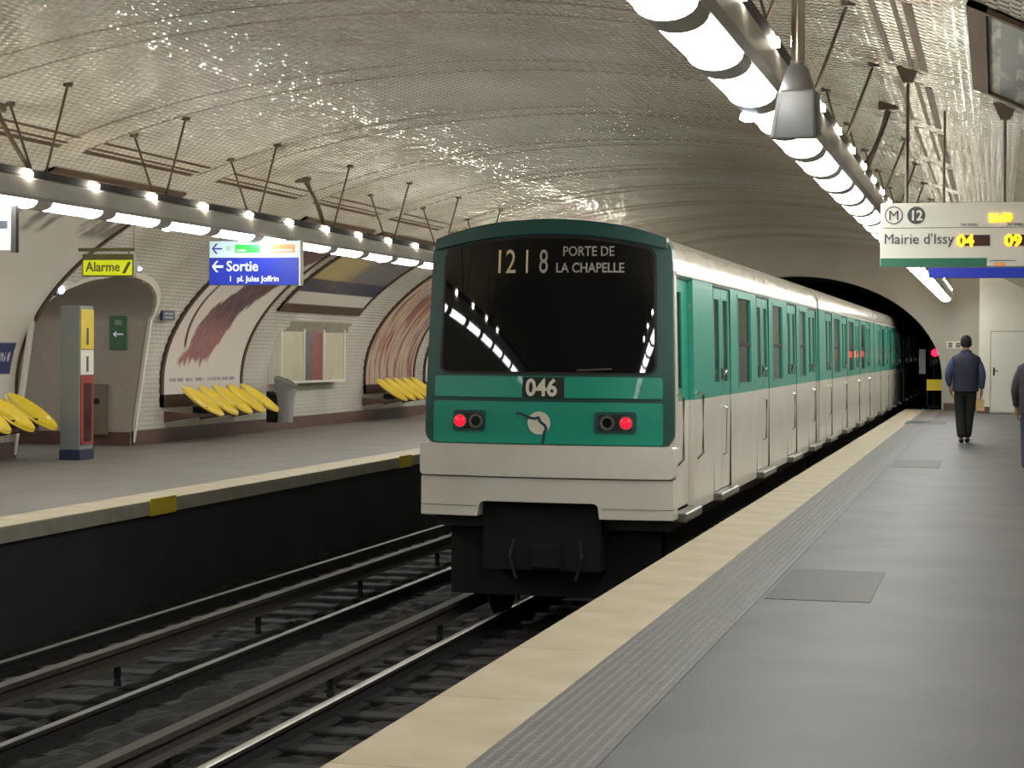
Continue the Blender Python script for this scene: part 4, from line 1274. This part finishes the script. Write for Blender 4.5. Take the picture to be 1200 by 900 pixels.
def ellipsoid(mb, c, r, n=16, m=10, squash=None):
    b = len(mb.v)
    for i in range(m+1):
        ph = math.pi*i/m
        for k_ in range(n):
            th = 2*math.pi*k_/n
            p = [math.sin(ph)*math.cos(th), math.sin(ph)*math.sin(th), math.cos(ph)]
            if squash: p = squash(p)
            mb.v.append((c[0]+r[0]*p[0], c[1]+r[1]*p[1], c[2]+r[2]*p[2]))
    for i in range(m):
        for k_ in range(n):
            mb.f.append((b+i*n+k_, b+i*n+(k_+1) % n, b+(i+1)*n+(k_+1) % n, b+(i+1)*n+k_))
    return mb

def hand_nodes(w, d, side, r=1.0):
    """wrist point w, direction d (unit) along the hand: palm and five curled fingers; returns nodes and edges relative to the wrist = index 0"""
    d = Vector(d).normalized(); fwd = Vector((0, 1, 0)); inn = Vector((-side, 0, 0))
    nodes = [(*w, .027, .020)]
    palm = Vector(w) + d*.085
    nodes.append((*palm, .040, .020)); edges = [(0, 1)]
    for k_, (off, ln_) in enumerate(((.030, .072), (.010, .082), (-.010, .076), (-.030, .060))):
        a = palm + fwd*off + d*.02; b = a + d*ln_*.55 + inn*.012; c = b + d*ln_*.35 + inn*.032
        i = len(nodes)
        nodes += [(*a, .0095), (*b, .009), (*c, .0075)]
        edges += [(1, i), (i, i+1), (i+1, i+2)]
    a = Vector(w) + d*.04 + fwd*.034; b = a + d*.035 + fwd*.02 + inn*.01; c = b + d*.03 + inn*.012
    i = len(nodes); nodes += [(*a, .012), (*b, .010), (*c, .008)]; edges += [(0, i), (i, i+1), (i+1, i+2)]
    return nodes, edges

def person(loc, H, P, label):
    """Standing or walking person seen from behind (facing +y). P: dict of joints for unit 1.75 m height."""
    S = H/1.75
    o = empty("person", loc, label, "person")
    def q(p): return tuple(v*S for v in p)
    J = P["J"]
    # body: one continuous surface
    B = [(0, 0, .94, .11, .08), (0, .0, 1.10, .105, .075), (0, 0, 1.30, .12, .08), (0, 0, 1.40, .08, .055), (0, .01, 1.49, .052, .052), (0, .025, 1.57, .062, .07), (0, .03, 1.645, .072, .088), (0, .025, 1.70, .055, .07)]
    E = [(0,1),(1,2),(2,3),(3,4),(4,5),(5,6),(6,7)]
    for sd in ("L", "R"):
        sh, el, wr = J["sh"+sd], J["el"+sd], J["wr"+sd]
        i = len(B)
        B += [(*sh, .045), (*((Vector(sh)*.45+Vector(el)*.55)), .042), (*el, .038), (*((Vector(el)*.5+Vector(wr)*.5)), .036)]
        E += [(3, i), (i, i+1), (i+1, i+2), (i+2, i+3)]
        hn, he = hand_nodes(wr, Vector(wr)-Vector(el), 1 if sd == "R" else -1)
        b = len(B); B += hn; E += [(i+3, b)] + [(a+b, c+b) for a, c in he]
        hp, kn, an, to = J["hp"+sd], J["kn"+sd], J["an"+sd], J["to"+sd]
        i = len(B)
        B += [(*hp, .085), (*((Vector(hp)*.5+Vector(kn)*.5)), .072), (*kn, .054), (*((Vector(kn)*.6+Vector(an)*.4)), .052), (*an, .036), (*to, .036, .03)]
        E += [(0, i)] + [(i+k_, i+k_+1) for k_ in range(5)]
    B = [tuple(v*S for v in p) for p in B]
    link("body", skin_mesh("body", B, E, M_SKIN, 2), o)
    # jacket: torso and sleeves
    rings = [(J.get("hem", .90)-.055, .200, .150), (J.get("hem", .90)-.05, .212, .160), (1.00, .210, .155), (1.15, .222, .160), (1.28, .236, .160), (1.36, .240, .145), (1.41, .225, .125), (1.445, .165, .105), (1.475, .105, .088), (1.52, .082, .082), (1.525, .06, .06)]
    jb = MB(); nn = 28
    for (z, rx, ry) in rings:
        for k_ in range(nn):
            t = 2*math.pi*k_/nn
            c_, s_ = math.cos(t), math.sin(t)
            jb.v.append((S*rx*abs(c_)**.8*np.sign(c_), S*(ry*abs(s_)**.9*np.sign(s_) - .005), S*z))
    for i in range(len(rings)-1):
        jb.f += [(i*nn+k_, i*nn+(k_+1) % nn, (i+1)*nn+(k_+1) % nn, (i+1)*nn+k_) for k_ in range(nn)]
    jb.obj("jacket", P["jacket"], o, smooth=True)
    if True:
        for sd in ("L", "R"):
            sh, el, wr = J["sh"+sd], J["el"+sd], J["wr"+sd]
            Nn = [(sh[0]*.85, sh[1], sh[2]+.01, .085), (*((Vector(sh)*.5+Vector(el)*.5)), .078), (*el, .070), (*((Vector(el)*.5+Vector(wr)*.5)), .054), (*((Vector(el)*.08+Vector(wr)*.92)), .046)]
            link("sleeve", skin_mesh("sleeve", [tuple(v*S for v in p) for p in Nn], [(k_, k_+1) for k_ in range(4)], P.get("vest") or P["jacket"], 2), o)
    # trousers
    T = [(0, 0, 1.04, .165, .125), (0, 0, .90, .175, .14)]; TE = [(0, 1)]
    for sd in ("L", "R"):
        hp, kn, an = J["hp"+sd], J["kn"+sd], J["an"+sd]; i = len(T)
        T += [(hp[0], hp[1], hp[2]-.06, .12, .115), (*((Vector(hp)*.5+Vector(kn)*.5)), .105), (*kn, .088), (*((Vector(kn)*.5+Vector(an)*.5)), .082), (an[0], an[1], an[2]-.01, .074)]
        TE += [(1, i)] + [(i+k_, i+k_+1) for k_ in range(4)]
    link("trousers", skin_mesh("trousers", [tuple(v*S for v in p) for p in T], TE, P["trousers"], 2), o)
    # shoes
    for sd in ("L", "R"):
        an, to = Vector(J["an"+sd]), Vector(J["to"+sd])
        heel = an + Vector((0, -.05, 0)); heel.z = max(.03, an.z - .06)
        Nn = [(*heel, .040, .034), (an.x, an.y, heel.z + .012, .046, .044), (*((an+to)*.5 + Vector((0, 0, -.02))), .046, .034), (to.x, to.y + .035, max(.026, to.z-.004), .042, .026)]
        link("shoe", skin_mesh("shoe", [tuple(v*S for v in p) for p in Nn], [(0,1),(1,2),(2,3)], M_SHOE, 2), o)
    # hair, ears, face
    hb = MB(); ellipsoid(hb, q((0, .012, 1.655)), q((.094, .112, .118)), squash=lambda p: (p[0], p[1]*(0.78 if p[1] > 0 and p[2] < .45 else 1), p[2] if p[2] > -.75 else -.75))
    hb.obj("hair", M_HAIR, o, smooth=True)
    for s_ in (-1, 1):
        eb = MB(); ellipsoid(eb, q((s_*.086, .035, 1.615)), q((.014, .022, .034)), 8, 6); eb.obj("ear", M_SKIN, o, smooth=True)
        eb = MB(); ellipsoid(eb, q((s_*.030, .112, 1.625)), q((.014, .010, .009)), 8, 6); eb.obj("eye", M_INK, o, smooth=True)
    nb = MB(); ellipsoid(nb, q((0, .125, 1.595)), q((.015, .022, .028)), 8, 6); nb.obj("nose", M_SKIN, o, smooth=True)
    nb = MB(); ellipsoid(nb, q((0, .108, 1.548)), q((.028, .010, .008)), 8, 6); nb.obj("mouth", M_REDDULL, o, smooth=True)
    return o

J1 = dict(shL=(-.185, -.005, 1.375), elL=(-.285, -.045, 1.11), wrL=(-.25, .05, .90), shR=(.185, -.005, 1.375), elR=(.265, -.03, 1.11), wrR=(.255, .04, .86),
          hpL=(-.09, 0, .90), knL=(-.085, .02, .49), anL=(-.055, -.05, .085), toL=(-.065, .09, .045),
          hpR=(.09, 0, .90), knR=(.065, .06, .50), anR=(.03, .10, .085), toR=(.045, .24, .045), hem=.90)
person((-.53, 35.1, 0), 1.90, dict(J=J1, jacket=M_JACKET, vest=M_SLEEVE, trousers=M_TROUS), "person in navy vest and black trousers walking away with a paper bag")
J2 = dict(shL=(-.185, 0, 1.375), elL=(-.25, .0, 1.10), wrL=(-.235, .09, .86), shR=(.185, 0, 1.375), elR=(.25, -.03, 1.10), wrR=(.24, .03, .85),
          hpL=(-.09, 0, .90), knL=(-.10, .05, .49), anL=(-.10, -.08, .10), toL=(-.105, .05, .05),
          hpR=(.09, 0, .90), knR=(.09, .10, .50), anR=(.09, .14, .085), toR=(.09, .28, .045), hem=.86)
person((.50, 26.0, 0), 1.78, dict(J=J2, jacket=M_PLUM, trousers=M_JEANS), "person in dark plum jacket cut off by the right picture edge")

# paper bag in the walker's hand
o = empty("carrier_bag", (-.265, 35.16, .575), "small tan paper bag hanging from the walker's right hand", "bag")
mb = MB()
mb.add([(-.075, -.06, 0), (.065, -.06, 0), (.065, .06, 0), (-.075, .06, 0), (-.085, -.03, .19), (.06, -.03, .20), (.06, .03, .20), (-.085, .03, .19)],
       [(0,3,2,1), (0,1,5,4), (1,2,6,5), (2,3,7,6), (3,0,4,7)])
mb.obj("bag_body", M_BAG, o)
for y in (-.03, .03):
    MB().tube([(-.06, y, .19), (-.02, y*.4, .27), (.0, 0, .29), (.02, y*.4, .27), (.04, y, .19)], .006, 6).obj("bag_handle", M_BAG, o, smooth=True)
